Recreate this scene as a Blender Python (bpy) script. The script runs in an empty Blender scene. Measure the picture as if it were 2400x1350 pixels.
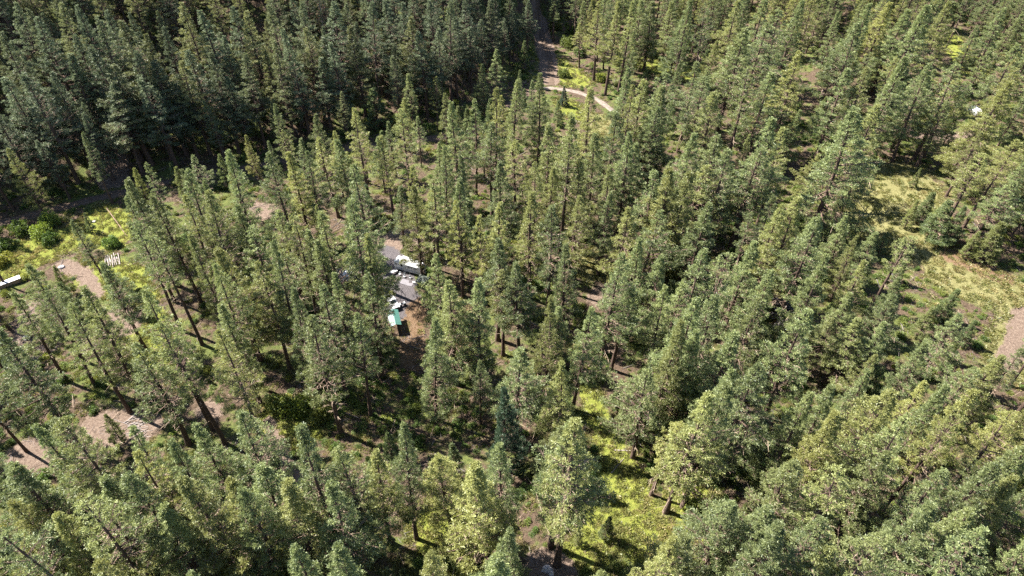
import bpy, math, random
import numpy as np
from mathutils import Vector, Matrix, Euler
random.seed(7)
rng = np.random.default_rng(11)
R = math.radians
scene = bpy.context.scene
C = scene.collection

# ------------------------------------------------------------------ camera, world, sun, exposure
CAM_H = 122.0
PITCH = 42.4
ROLL = 1.15
cam_d = bpy.data.cameras.new('camera'); cam = bpy.data.objects.new('camera', cam_d); C.objects.link(cam)
cam_d.sensor_width = 36.0; cam_d.lens = 24.0; cam_d.clip_start = 1.0; cam_d.clip_end = 9000.0
CAMROT = Matrix.Rotation(R(90 - PITCH), 4, 'X') @ Matrix.Rotation(R(ROLL), 4, 'Z')
cam.matrix_world = Matrix.Translation((0, 0, CAM_H)) @ CAMROT
scene.camera = cam
SUN_EL, SUN_AZ = 49.0, -66.0        # azimuth from +Y (away from the camera), negative = left
sx, sy, sz = math.sin(R(SUN_AZ)) * math.cos(R(SUN_EL)), math.cos(R(SUN_AZ)) * math.cos(R(SUN_EL)), math.sin(R(SUN_EL))
w = bpy.data.worlds.new('World'); scene.world = w; w.use_nodes = True
nt = w.node_tree
sky = nt.nodes.new('ShaderNodeTexSky'); sky.sky_type = 'NISHITA'; sky.sun_disc = False
sky.sun_elevation = R(SUN_EL); sky.sun_rotation = R(SUN_AZ); sky.altitude = 1300
bg = nt.nodes['Background']; bg.inputs[1].default_value = 0.066
nt.links.new(sky.outputs[0], bg.inputs[0])
sun_d = bpy.data.lights.new('sun', 'SUN'); sun_d.energy = 5.0; sun_d.angle = R(0.53); sun_d.color = (1.0, 0.955, 0.88)
sun = bpy.data.objects.new('sun', sun_d); C.objects.link(sun)
sun.rotation_euler = Vector((sx, sy, sz)).to_track_quat('Z', 'Y').to_euler(); sun.location = (0, 0, 300)
vs = scene.view_settings
vs.view_transform = 'Standard'; vs.look = 'None'; vs.gamma = 1.0; vs.exposure = 2.32; vs.use_curve_mapping = False
scene.cycles.max_bounces = 5; scene.cycles.diffuse_bounces = 3; scene.cycles.transmission_bounces = 3
scene.cycles.transparent_max_bounces = 4; scene.cycles.glossy_bounces = 2
scene.cycles.use_denoising = False

# ------------------------------------------------------------------ the lie of the land
F = 1600.0
CR = np.array(CAMROT.to_3x3())
def ray(px, py):
    d = CR @ np.array([(px - 1200) / F, -(py - 675) / F, -1.0]); return d / np.linalg.norm(d)
def proj(P):
    P = np.atleast_2d(np.asarray(P, float)); q = (P - np.array([0, 0, CAM_H])) @ CR
    return np.stack([1200 + F * q[:, 0] / -q[:, 2], 675 - F * q[:, 1] / -q[:, 2]], 1)
def sstep(a, b, x):
    t = np.clip((x - a) / (b - a), 0, 1); return t * t * (3 - 2 * t)
def flat(px, py):
    d = ray(px, py); t = -CAM_H / d[2]; return np.array([d[0] * t, d[1] * t])
# foot of the dark slope: follows the valley track
FOOT = np.array([flat(-500, 620), flat(0, 495), flat(300, 425), flat(640, 350), flat(1050, 285), flat(1250, 120), flat(1300, -60)])
def terrain(x, y):
    x = np.asarray(x, float); y = np.asarray(y, float)
    yf = np.interp(x, FOOT[:, 0], FOOT[:, 1])
    d = y - yf
    fade = 1 - sstep(5, 60, x)
    hill = np.where(d > 0, 0.46 * (np.sqrt(d * d + 64) - 8), 0)
    hill = 75 * np.tanh(hill / 75) * fade
    roll = 1.6 * np.sin(x * 0.031 + 1.0) * np.cos(y * 0.027) + 0.7 * np.sin(x * 0.083 + y * 0.061)
    near = 9 * sstep(110, 40, y) * (0.6 + 0.4 * sstep(-60, 40, x))
    far = 0.05 * np.clip(y - 330, 0, 900) * sstep(0, 150, np.abs(y - 330))
    right = 7 * sstep(70, 140, x) * sstep(60, 160, y)
    return hill + roll + near + far + right
def ground_at(px, py, h=0.0):
    d = ray(px, py); t = 60.0; step = 4.0
    while t < 2500:
        x, y, z = d[0] * t, d[1] * t, CAM_H + d[2] * t
        if z < float(terrain(x, y)) + h:
            lo, hi = t - step, t
            for _ in range(18):
                m = (lo + hi) / 2
                if CAM_H + d[2] * m < float(terrain(d[0] * m, d[1] * m)) + h: hi = m
                else: lo = m
            return np.array([d[0] * hi, d[1] * hi, float(terrain(d[0] * hi, d[1] * hi))])
        t += step
    return np.array([d[0] * t, d[1] * t, float(terrain(d[0] * t, d[1] * t))])

# ------------------------------------------------------------------ materials
def mat(name):
    m = bpy.data.materials.new(name); m.use_nodes = True; n = m.node_tree
    for x in list(n.nodes): n.nodes.remove(x)
    o = n.nodes.new('ShaderNodeOutputMaterial'); return m, n, o
def N(n, t, **kw):
    x = n.nodes.new(t)
    for k, v in kw.items(): setattr(x, k, v)
    return x
def L(n, a, b): n.links.new(a, b)
def simple(name, col, rough=0.6, metal=0.0, var=0.12, scale=6.0, bump=0.0, spec=0.5):
    m, n, o = mat(name); p = N(n, 'ShaderNodeBsdfPrincipled'); L(n, p.outputs[0], o.inputs[0])
    p.inputs['Roughness'].default_value = rough; p.inputs['Metallic'].default_value = metal; p.inputs['Specular IOR Level'].default_value = spec
    tc = N(n, 'ShaderNodeTexCoord'); no = N(n, 'ShaderNodeTexNoise'); no.inputs['Scale'].default_value = scale; no.inputs['Detail'].default_value = 5
    L(n, tc.outputs['Object'], no.inputs['Vector'])
    r = N(n, 'ShaderNodeValToRGB'); r.color_ramp.elements[0].position = 0.3; r.color_ramp.elements[1].position = 0.7
    r.color_ramp.elements[0].color = tuple(c * (1 - var) for c in col) + (1,); r.color_ramp.elements[1].color = tuple(min(1, c * (1 + var)) for c in col) + (1,)
    L(n, no.outputs[0], r.inputs[0]); L(n, r.outputs[0], p.inputs['Base Color'])
    if bump:
        b = N(n, 'ShaderNodeBump'); b.inputs['Strength'].default_value = bump; b.inputs['Distance'].default_value = 0.05
        L(n, no.outputs[0], b.inputs['Height']); L(n, b.outputs[0], p.inputs['Normal'])
    return m
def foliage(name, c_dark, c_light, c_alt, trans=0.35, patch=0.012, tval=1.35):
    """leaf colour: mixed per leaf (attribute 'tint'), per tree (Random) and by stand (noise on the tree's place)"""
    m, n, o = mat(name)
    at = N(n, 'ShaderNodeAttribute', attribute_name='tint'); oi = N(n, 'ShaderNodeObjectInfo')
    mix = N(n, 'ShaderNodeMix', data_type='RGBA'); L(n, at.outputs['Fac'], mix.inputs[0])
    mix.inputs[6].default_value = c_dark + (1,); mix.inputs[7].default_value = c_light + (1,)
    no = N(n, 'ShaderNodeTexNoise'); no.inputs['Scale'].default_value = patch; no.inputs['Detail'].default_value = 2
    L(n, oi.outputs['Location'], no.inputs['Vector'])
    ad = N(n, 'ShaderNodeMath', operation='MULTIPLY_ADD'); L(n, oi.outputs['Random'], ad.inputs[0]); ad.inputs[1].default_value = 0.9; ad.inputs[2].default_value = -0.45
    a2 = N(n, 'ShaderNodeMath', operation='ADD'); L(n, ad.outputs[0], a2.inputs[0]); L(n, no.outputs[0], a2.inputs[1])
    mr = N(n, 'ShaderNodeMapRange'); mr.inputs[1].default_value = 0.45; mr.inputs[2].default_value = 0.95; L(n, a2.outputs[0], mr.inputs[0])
    m2 = N(n, 'ShaderNodeMix', data_type='RGBA'); L(n, mr.outputs[0], m2.inputs[0]); L(n, mix.outputs[2], m2.inputs[6]); m2.inputs[7].default_value = c_alt + (1,)
    hs = N(n, 'ShaderNodeHueSaturation'); L(n, m2.outputs[2], hs.inputs['Color'])
    fr = N(n, 'ShaderNodeMath', operation='FRACT'); mu = N(n, 'ShaderNodeMath', operation='MULTIPLY'); mu.inputs[1].default_value = 7.31
    L(n, oi.outputs['Random'], mu.inputs[0]); L(n, mu.outputs[0], fr.inputs[0])
    v = N(n, 'ShaderNodeMapRange'); v.inputs[3].default_value = 0.78; v.inputs[4].default_value = 1.25; L(n, fr.outputs[0], v.inputs[0]); L(n, v.outputs[0], hs.inputs['Value'])
    d = N(n, 'ShaderNodeBsdfDiffuse'); L(n, hs.outputs[0], d.inputs[0])
    t = N(n, 'ShaderNodeBsdfTranslucent'); h2 = N(n, 'ShaderNodeHueSaturation'); h2.inputs['Value'].default_value = tval; h2.inputs['Saturation'].default_value = 1.1
    L(n, hs.outputs[0], h2.inputs['Color']); L(n, h2.outputs[0], t.inputs[0])
    ms = N(n, 'ShaderNodeMixShader'); ms.inputs[0].default_value = trans; L(n, d.outputs[0], ms.inputs[1]); L(n, t.outputs[0], ms.inputs[2])
    g = N(n, 'ShaderNodeBsdfGlossy'); g.inputs['Roughness'].default_value = 0.5; g.inputs[0].default_value = (0.8, 0.85, 0.8, 1)
    m3 = N(n, 'ShaderNodeMixShader'); m3.inputs[0].default_value = 0.03; L(n, ms.outputs[0], m3.inputs[1]); L(n, g.outputs[0], m3.inputs[2])
    L(n, m3.outputs[0], o.inputs[0]); return m
M = {}
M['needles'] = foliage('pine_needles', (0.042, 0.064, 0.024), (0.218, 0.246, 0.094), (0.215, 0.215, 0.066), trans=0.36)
M['shade_needles'] = foliage('shade_toned_pine_needles', (0.030, 0.046, 0.026), (0.155, 0.182, 0.092), (0.150, 0.155, 0.058), trans=0.28)  # pine needles darkened and cooled: the slope's shade is put into their colour
M['young'] = foliage('young_pine_needles', (0.07, 0.10, 0.04), (0.16, 0.19, 0.07), (0.18, 0.19, 0.06))
M['fir'] = foliage('fir_needles', (0.018, 0.038, 0.022), (0.045, 0.075, 0.04), (0.04, 0.07, 0.035), trans=0.2)
M['leaf'] = foliage('shrub_leaves', (0.045, 0.083, 0.019), (0.123, 0.174, 0.037), (0.165, 0.174, 0.042), patch=0.05)
M['leaf_bright'] = foliage('bright_shrub_leaves', (0.075, 0.109, 0.021), (0.184, 0.226, 0.041), (0.205, 0.205, 0.041), patch=0.05)
M['grass'] = foliage('grass_blades', (0.075, 0.09, 0.024), (0.19, 0.185, 0.055), (0.24, 0.20, 0.085), patch=0.04)
M['dead'] = simple('dead_twigs', (0.21, 0.155, 0.11), 0.9, var=0.3, scale=2)
M['snag'] = simple('dead_needles', (0.30, 0.19, 0.12), 0.9, var=0.3, scale=2)
M['greytwig'] = simple('grey_twigs', (0.13, 0.11, 0.105), 0.9, var=0.2, scale=2)
M['bark'] = simple('pine_bark', (0.085, 0.058, 0.045), 0.95, var=0.45, scale=5, bump=0.8, spec=0.1)
M['barkgrey'] = simple('weathered_wood', (0.23, 0.195, 0.175), 0.9, var=0.35, scale=5, bump=0.5)
M['redlog'] = simple('red_rotten_wood', (0.17, 0.11, 0.08), 0.95, var=0.35, scale=4, bump=0.5)
M['white'] = simple('white_coat', (0.5, 0.5, 0.5), 0.4, var=0.06, scale=1.5)
M['roofwhite'] = simple('white_roof_membrane', (0.5, 0.49, 0.475), 0.6, var=0.09, scale=1.2)
M['grey'] = simple('light_grey_paint', (0.42, 0.43, 0.44), 0.5, var=0.08)
M['dgrey'] = simple('dark_grey_paint', (0.09, 0.095, 0.10), 0.5)
M['black'] = simple('black_rubber', (0.018, 0.018, 0.02), 0.8)
M['glass'] = simple('dark_window_glass', (0.015, 0.018, 0.022), 0.08, spec=0.9)
M['teal'] = simple('teal_metal_roof', (0.038, 0.109, 0.090), 0.55, metal=0.0, var=0.12, scale=1.5)
M['roofglare'] = simple('sun_glare_roof_sheet', (0.192, 0.264, 0.272), 0.3, var=0.08)  # sun glare on the teal roof's left slope, painted as a paler panel colour
M['canvas'] = simple('grey_green_canvas', (0.080, 0.092, 0.076), 0.85, var=0.1)
M['mat'] = simple('pale_woven_mat', (0.130, 0.120, 0.130), 0.9, var=0.25, scale=3)
M['steel'] = simple('galvanised_steel', (0.5, 0.5, 0.5), 0.35, metal=0.8)
M['decal'] = simple('blue_grey_stripe', (0.16, 0.20, 0.28), 0.5)
M['rock'] = simple('grey_stone', (0.34, 0.31, 0.30), 0.9, var=0.3, scale=2, bump=0.7)
M['red'] = simple('red_plastic', (0.35, 0.04, 0.03), 0.4)
M['wood'] = simple('plank_wood', (0.32, 0.22, 0.14), 0.85, var=0.3)

def ground_material(name, base=None):
    m, n, o = mat(name); p = N(n, 'ShaderNodeBsdfPrincipled'); L(n, p.outputs[0], o.inputs[0])
    p.inputs['Roughness'].default_value = 0.95; p.inputs['Specular IOR Level'].default_value = 0.1
    geo = N(n, 'ShaderNodeNewGeometry')
    def noise(s, det=6, rough=0.6):
        x = N(n, 'ShaderNodeTexNoise'); x.inputs['Scale'].default_value = s; x.inputs['Detail'].default_value = det; x.inputs['Roughness'].default_value = rough
        L(n, geo.outputs['Position'], x.inputs['Vector']); return x.outputs[0]
    def ramp(inp, stops):
        r = N(n, 'ShaderNodeValToRGB'); e = r.color_ramp.elements
        while len(e) > 1: e.remove(e[-1])
        e[0].position, e[0].color = stops[0][0], stops[0][1] + (1,)
        for q, c in stops[1:]:
            k = e.new(q); k.color = c + (1,)
        L(n, inp, r.inputs[0]); return r.outputs[0]
    fine = noise(1.7, 8, 0.75); med = noise(0.35, 5); big = noise(0.06, 3); grit = noise(6.0, 3, 0.8)
    duff = ramp(fine, [(0.3, (0.028, 0.020, 0.013)), (0.48, (0.075, 0.052, 0.035)), (0.62, (0.121, 0.085, 0.060)), (0.75, (0.165, 0.125, 0.095))])
    green = ramp(fine, [(0.3, (0.032, 0.044, 0.013)), (0.5, (0.082, 0.097, 0.029)), (0.7, (0.151, 0.158, 0.047))])
    dirt = ramp(fine, [(0.3, (0.085, 0.06, 0.046)), (0.5, (0.15, 0.108, 0.083)), (0.7, (0.22, 0.172, 0.132))])
    lush = ramp(fine, [(0.28, (0.062, 0.078, 0.017)), (0.5, (0.146, 0.162, 0.031)), (0.7, (0.224, 0.218, 0.050))])
    straw = ramp(fine, [(0.28, (0.085, 0.08, 0.03)), (0.5, (0.15, 0.14, 0.058)), (0.7, (0.21, 0.19, 0.09))])
    gravel = ramp(grit, [(0.3, (0.056, 0.050, 0.054)), (0.5, (0.095, 0.084, 0.087)), (0.7, (0.147, 0.130, 0.126))])
    orange = ramp(fine, [(0.3, (0.082, 0.048, 0.025)), (0.5, (0.133, 0.085, 0.051)), (0.7, (0.184, 0.133, 0.085))])
    def mixc(f, a, b):
        x = N(n, 'ShaderNodeMix', data_type='RGBA'); L(n, f, x.inputs[0]); L(n, a, x.inputs[6]); L(n, b, x.inputs[7]); return x.outputs[2]
    if base:
        col = {'dirt': dirt, 'gravel': gravel}[base]
        if base == 'dirt': col = mixc(med, dirt, duff)
    else:
        s = N(n, 'ShaderNodeMath', operation='ADD'); L(n, med, s.inputs[0]); L(n, big, s.inputs[1])
        gm = N(n, 'ShaderNodeMapRange'); gm.inputs[1].default_value = 0.95; gm.inputs[2].default_value = 1.12; L(n, s.outputs[0], gm.inputs[0])
        col = mixc(gm.outputs[0], duff, green)
        for nm, c in (('lush', lush), ('straw', straw), ('dirt', dirt), ('gravel', gravel), ('orange', orange)):
            at = N(n, 'ShaderNodeAttribute', attribute_name=nm)
            a = N(n, 'ShaderNodeMath', operation='MULTIPLY_ADD'); L(n, med, a.inputs[0]); a.inputs[1].default_value = 1.3; a.inputs[2].default_value = -0.65
            b = N(n, 'ShaderNodeMath', operation='MULTIPLY_ADD'); L(n, fine, b.inputs[0]); b.inputs[1].default_value = 1.2; b.inputs[2].default_value = -0.6
            ab = N(n, 'ShaderNodeMath', operation='ADD'); L(n, a.outputs[0], ab.inputs[0]); L(n, b.outputs[0], ab.inputs[1])
            q = N(n, 'ShaderNodeMath', operation='ADD'); L(n, at.outputs['Fac'], q.inputs[0]); L(n, ab.outputs[0], q.inputs[1])
            mr = N(n, 'ShaderNodeMapRange'); mr.inputs[1].default_value = 0.38; mr.inputs[2].default_value = 0.62; L(n, q.outputs[0], mr.inputs[0])
            g = N(n, 'ShaderNodeMath', operation='MULTIPLY'); L(n, mr.outputs[0], g.inputs[0])
            z = N(n, 'ShaderNodeMath', operation='GREATER_THAN'); L(n, at.outputs['Fac'], z.inputs[0]); z.inputs[1].default_value = 0.02; L(n, z.outputs[0], g.inputs[1])
            col = mixc(g.outputs[0], col, c)
    L(n, col, p.inputs['Base Color'])
    bp = N(n, 'ShaderNodeBump'); bp.inputs['Strength'].default_value = 0.9; bp.inputs['Distance'].default_value = 0.35
    sm = N(n, 'ShaderNodeMath', operation='ADD'); L(n, fine, sm.inputs[0]); L(n, grit, sm.inputs[1]); L(n, sm.outputs[0], bp.inputs['Height']); L(n, bp.outputs[0], p.inputs['Normal'])
    return m

# ------------------------------------------------------------------ helpers
def tag(o, label=None, cat=None, group=None, kind=None):
    if label: o['label'] = label
    if cat: o['category'] = cat
    if group: o['group'] = group
    if kind: o['kind'] = kind
    return o
def empty(name, loc=(0, 0, 0), rz=0.0, label=None, cat=None, group=None):
    o = bpy.data.objects.new(name, None); o.empty_display_size = 0.5; C.objects.link(o)
    o.location = loc; o.rotation_euler = (0, 0, rz); return tag(o, label, cat, group)
def link(name, me, parent=None):
    o = bpy.data.objects.new(name, me); C.objects.link(o)
    if parent is not None: o.parent = parent
    return o
class MB:
    """collects shapes into one mesh"""
    def __init__(s): s.v = []; s.f = []; s.m = []; s.smooth = []
    def add(s, vs, fs, mi=0, sm=False):
        b = len(s.v); s.v += [tuple(map(float, q)) for q in vs]
        for f in fs: s.f.append([b + i for i in f]); s.m.append(mi); s.smooth.append(sm)
        return s
    def box(s, c, d, mi=0, bev=0.0, rz=0.0):
        x, y, z = d[0] / 2, d[1] / 2, d[2] / 2; b = min(bev, x * .9, y * .9, z * .9)
        co, si = math.cos(rz), math.sin(rz)
        if b <= 0:
            vs = [(i * x, j * y, k * z) for k in (-1, 1) for j in (-1, 1) for i in (-1, 1)]
            fs = [(0, 2, 3, 1), (4, 5, 7, 6), (0, 1, 5, 4), (2, 6, 7, 3), (0, 4, 6, 2), (1, 3, 7, 5)]
        else:
            ring = [(x - b, -y), (x, -y + b), (x, y - b), (x - b, y), (-x + b, y), (-x, y - b), (-x, -y + b), (-x + b, -y)]
            ins = [(px * (1 - b / x), py * (1 - b / y)) for px, py in ring]
            vs = [(px, py, -z) for px, py in ring] + [(px, py, z - b) for px, py in ring] + [(px, py, z) for px, py in ins]
            fs = [tuple(range(7, -1, -1)), tuple(range(16, 24))]
            for r_ in (0, 8):
                for i in range(8): fs.append((r_ + i, r_ + (i + 1) % 8, r_ + 8 + (i + 1) % 8, r_ + 8 + i))
        vs = [(c[0] + a * co - q * si, c[1] + a * si + q * co, c[2] + k) for a, q, k in vs]
        return s.add(vs, fs, mi)
    def tube(s, a, b, ra, rb=None, n=8, mi=0, cap=True):
        a = Vector(a); b = Vector(b); rb = ra if rb is None else rb
        d = (b - a).normalized(); u = d.orthogonal().normalized(); v = d.cross(u)
        vs = [a + (u * math.cos(2 * math.pi * i / n) + v * math.sin(2 * math.pi * i / n)) * ra for i in range(n)] + \
             [b + (u * math.cos(2 * math.pi * i / n) + v * math.sin(2 * math.pi * i / n)) * rb for i in range(n)]
        fs = [(i, (i + 1) % n, n + (i + 1) % n, n + i) for i in range(n)]
        s.add(vs, fs, mi, True)
        if cap: s.add(vs, [tuple(range(n - 1, -1, -1)), tuple(range(n, 2 * n))], mi)
        return s
    def extrude(s, prof, y0, y1, mi=0):
        """side outline (x,z) pushed from y0 to y1"""
        n = len(prof)
        vs = [(x, y0, z) for x, z in prof] + [(x, y1, z) for x, z in prof]
        return s.add(vs, [tuple(range(n)), tuple(range(2 * n - 1, n - 1, -1))] + [(i, n + i, n + (i + 1) % n, (i + 1) % n) for i in range(n)], mi)
    def mesh(s, name, mats):
        me = bpy.data.meshes.new(name); me.from_pydata(s.v, [], s.f)
        for m_ in mats: me.materials.append(m_)
        me.polygons.foreach_set('material_index', s.m); me.polygons.foreach_set('use_smooth', s.smooth); me.update(); return me
    def obj(s, name, mats, parent=None):
        if not isinstance(mats, (list, tuple)): mats = [mats]
        return link(name, s.mesh(name, mats), parent)

# ------------------------------------------------------------------ open places (photo positions -> ground)
REG = [  # kind, photo polyline, half width in m, trees kept out
 ('lush', [(-40, 660), (60, 600), (150, 560), (255, 520)], 7, 1), ('lush', [(240, 500), (270, 560)], 5, 1), ('lush', [(0, 600), (60, 590)], 6, 1),
 ('lush', [(320, 700), (345, 790), (370, 850)], 5, 0), ('lush', [(225, 640), (300, 660)], 6, 0),
 ('lush', [(1368, 870), (1395, 950), (1430, 1050)], 2.6, 1), ('lush', [(1440, 1090), (1480, 1190), (1535, 1290)], 5.0, 1), ('lush', [(1400, 1230), (1380, 1300)], 4, 0),
 ('lush', [(1040, 1240), (1100, 1290)], 6, 0), ('lush', [(1300, 150), (1350, 190)], 6, 1), ('lush', [(1490, 140), (1590, 170)], 9, 1),
 ('lush', [(1330, 245), (1350, 270)], 5, 1), ('lush', [(2225, 90), (2285, 170)], 5, 1), ('lush', [(650, 980), (700, 1010)], 5, 0), ('lush', [(1620, 1170), (1650, 1230)], 5, 0),
 ('straw', [(2060, 410), (2050, 500), (2100, 560)], 8, 1), ('straw', [(2120, 410), (2150, 450)], 8, 1), ('straw', [(2160, 585), (2230, 625), (2300, 655), (2400, 710), (2480, 760)], 5.5, 1),
 ('straw', [(1400, 280), (1430, 310)], 5, 1), ('straw', [(890, 540), (910, 560)], 6, 1), ('straw', [(1370, 600), (1385, 640)], 4, 0), ('straw', [(1290, 530), (1320, 560)], 4, 0),
 ('straw', [(1830, 670), (1860, 700)], 4, 0), ('straw', [(2320, 130), (2400, 145)], 4, 0),
 ('dirt', [(900, 575), (940, 560), (1000, 545)], 5, 1), ('straw', [(2200, 640), (2290, 690)], 4, 0), ('straw', [(2400, 730), (2385, 790), (2355, 860)], 5, 1), ('dirt', [(2400, 740), (2385, 800), (2360, 850)], 3, 0),
 ('dirt', [(145, 620), (195, 640), (225, 690)], 2.4, 1), ('dirt', [(80, 720), (60, 790), (100, 820)], 3, 0),
 ('dirt', [(235, 1000), (280, 1010), (330, 1000)], 4.8, 1), ('dirt', [(60, 1060), (75, 1090)], 4, 0), ('dirt', [(480, 960), (505, 968)], 2.2, 0),
 ('dirt', [(625, 985), (660, 1050), (690, 1120), (760, 1180)], 1.5, 1), ('dirt', [(2070, 300), (2150, 315), (2270, 322)], 3, 0),
 ('dirt', [(1262, 20), (1268, 80), (1285, 140), (1290, 190)], 4, 1), ('dirt', [(480, 1300), (600, 1320)], 4, 0), ('dirt', [(600, 488), (625, 498)], 4, 1),
 ('dirt', [(280, 740), (300, 760)], 4, 0), ('dirt', [(1280, 1330), (1300, 1345)], 4, 0), ('dirt', [(1440, 680), (1410, 700)], 4, 0), ('dirt', [(240, 300), (265, 420)], 5, 0),
 ('gravel', [(905, 600), (930, 640), (943, 700), (935, 730)], 4.3, 1), ('gravel', [(825, 640), (850, 650)], 5, 1),
 ('orange', [(980, 720), (966, 780), (970, 850)], 3, 1), ('orange', [(1090, 740), (1085, 800)], 3, 0), ('orange', [(1720, 1010), (1730, 1030)], 4, 0), ('orange', [(2230, 600), (2350, 650)], 3, 0),
]
def densify(pl, k=6):
    P = [ground_at(*q)[:2] for q in pl]
    return np.array(P)
REGW = [(k, densify(pl), r, o) for k, pl, r, o in REG]
def seg_dist(px, py, P):
    d = np.full(np.shape(px), 1e9)
    for a, b in zip(P[:-1], P[1:]):
        ab = b - a; t = np.clip(((px - a[0]) * ab[0] + (py - a[1]) * ab[1]) / max(1e-9, ab @ ab), 0, 1)
        d = np.minimum(d, np.hypot(px - a[0] - t * ab[0], py - a[1] - t * ab[1]))
    return d
ROADS = [  # name, photo polyline, width m, material, label
 ('dirt_road', [(-260, 610), (-100, 555), (0, 522), (100, 497), (200, 470), (300, 447), (420, 420), (540, 398), (640, 381), (745, 360), (870, 342), (960, 330), (1050, 318), (1130, 300), (1200, 240), (1262, 206)], 4.0, 'dirt'),
 ('gravel_road', [(1262, 206), (1300, 206), (1350, 214), (1400, 232), (1440, 262), (1480, 285)], 2.9, 'pale'),
 ('dirt_track', [(1262, -40), (1262, 30), (1272, 90), (1290, 140), (1292, 200)], 3.0, 'dirt'),
]
ROADW = [(nm, densify(pl), wd, m_) for nm, pl, wd, m_ in ROADS]
def open_mask(x, y, pad=0.0):
    m_ = np.zeros(np.shape(x), bool)
    for k, P, r, o in REGW:
        if o: m_ |= seg_dist(x, y, P) < r * 0.85 + pad
    for nm, P, wd, m2 in ROADW: m_ |= seg_dist(x, y, P) < wd / 2 + 0.8 + pad
    return m_
def is_open(x, y, pad=0.0):
    for k, P, r, o in REGW:
        if o and seg_dist(x, y, P) < r * 0.85 + pad: return True
    for nm, P, wd, m_ in ROADW:
        if seg_dist(x, y, P) < wd / 2 + 0.8 + pad: return True
    return False

# ------------------------------------------------------------------ ground sheet
def axis(a, b, s, far):
    c = list(np.arange(a, b + 0.01, s)); lo, hi = [], []; d = s; q = a
    while q > -far: d *= 1.22; q -= d; lo.append(q)
    d = s; q = b
    while q < far: d *= 1.22; q += d; hi.append(q)
    return np.array(lo[::-1] + c + hi)
xs = axis(-230, 230, 1.5, 5000); ys = axis(20, 380, 1.5, 5000)
X, Y = np.meshgrid(xs, ys); Z = terrain(X, Y)
Z = Z + 0.12 * np.sin(X * 0.9 + 1.3 * np.sin(Y * 0.53)) * np.sin(Y * 0.8 + X * 0.21)
roadd = np.full(X.shape, 1e9)
for nm, P, wd, m_ in ROADW: roadd = np.minimum(roadd, seg_dist(X, Y, P) - wd / 2)
Z = np.where(roadd < 2.0, terrain(X, Y) - 0.12 * (1 - sstep(0.0, 2.0, roadd)), Z)
ny, nx = X.shape
me = bpy.data.meshes.new('ground')
vv = np.stack([X.ravel(), Y.ravel(), Z.ravel()], 1)
i = np.arange(ny * nx).reshape(ny, nx)
q = np.stack([i[:-1, :-1], i[:-1, 1:], i[1:, 1:], i[1:, :-1]], -1).reshape(-1, 4)
def np_mesh(name, v, f, mats, smooth=False, mi=None, tint=None):
    me = bpy.data.meshes.new(name); k = f.shape[1]
    me.vertices.add(len(v)); me.vertices.foreach_set('co', np.ascontiguousarray(v, dtype=np.float32).ravel())
    me.loops.add(f.size); me.loops.foreach_set('vertex_index', f.astype(np.int32).ravel())
    me.polygons.add(len(f)); me.polygons.foreach_set('loop_start', np.arange(0, f.size, k, dtype=np.int32))
    for m_ in mats: me.materials.append(m_)
    if mi is not None: me.polygons.foreach_set('material_index', mi.astype(np.int32))
    me.polygons.foreach_set('use_smooth', np.full(len(f), smooth))
    if tint is not None:
        a = me.attributes.new('tint', 'FLOAT', 'FACE'); a.data.foreach_set('value', tint.astype(np.float32))
    me.update(calc_edges=True); me.validate(); return me
me = np_mesh('ground', vv, q, [ground_material('forest_floor')], True)
for nm in ('lush', 'straw', 'dirt', 'gravel', 'orange'):
    wgt = np.zeros(X.shape)
    for k, P, r, o in REGW:
        if k == nm: wgt = np.maximum(wgt, 1.0 - sstep(0.45 * r, 1.5 * r, seg_dist(X, Y, P)))
    a = me.attributes.new(nm, 'FLOAT', 'POINT'); a.data.foreach_set('value', wgt.ravel().astype(np.float32))
g = link('ground', me); tag(g, kind='structure', label='forest floor of dry needles, bare earth and green patches')

M['dirtroad'] = ground_material('road_dirt', 'dirt')
M['paleroad'] = simple('pale_gravel', (0.165, 0.135, 0.112), 0.95, var=0.4, scale=1.1, bump=0.8, spec=0.1)
for nm, P, wd, m_ in ROADW:
    # smooth the centre line, then sweep
    t = np.linspace(0, len(P) - 1, (len(P) - 1) * 14 + 1); c = np.stack([np.interp(t, range(len(P)), P[:, a]) for a in (0, 1)], 1)
    for _ in range(12): c[1:-1] = (c[:-2] + 2 * c[1:-1] + c[2:]) / 4
    tg = np.gradient(c, axis=0); tg /= np.linalg.norm(tg, axis=1)[:, None]; nr = np.stack([-tg[:, 1], tg[:, 0]], 1)
    cols = np.linspace(-1, 1, 7); wob = 1 + 0.12 * np.sin(np.arange(len(c)) * 0.7)
    v = []
    for s in cols:
        pq = c + nr * (s * wd / 2 * wob)[:, None]
        zz = terrain(pq[:, 0], pq[:, 1]) + 0.03 - 0.05 * (abs(abs(s) - 0.5) < 0.2) - 0.2 * (abs(s) > 0.99)
        v.append(np.column_stack([pq, zz]))
    v = np.concatenate(v); n_ = len(c); f = np.array([[a * n_ + b, a * n_ + b + 1, (a + 1) * n_ + b + 1, (a + 1) * n_ + b] for a in range(6) for b in range(n_ - 1)])
    o = link(nm, np_mesh(nm, v, f[:, ::-1], [M['paleroad'] if m_ == 'pale' else M['dirtroad']], True)); tag(o, kind='structure')

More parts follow.
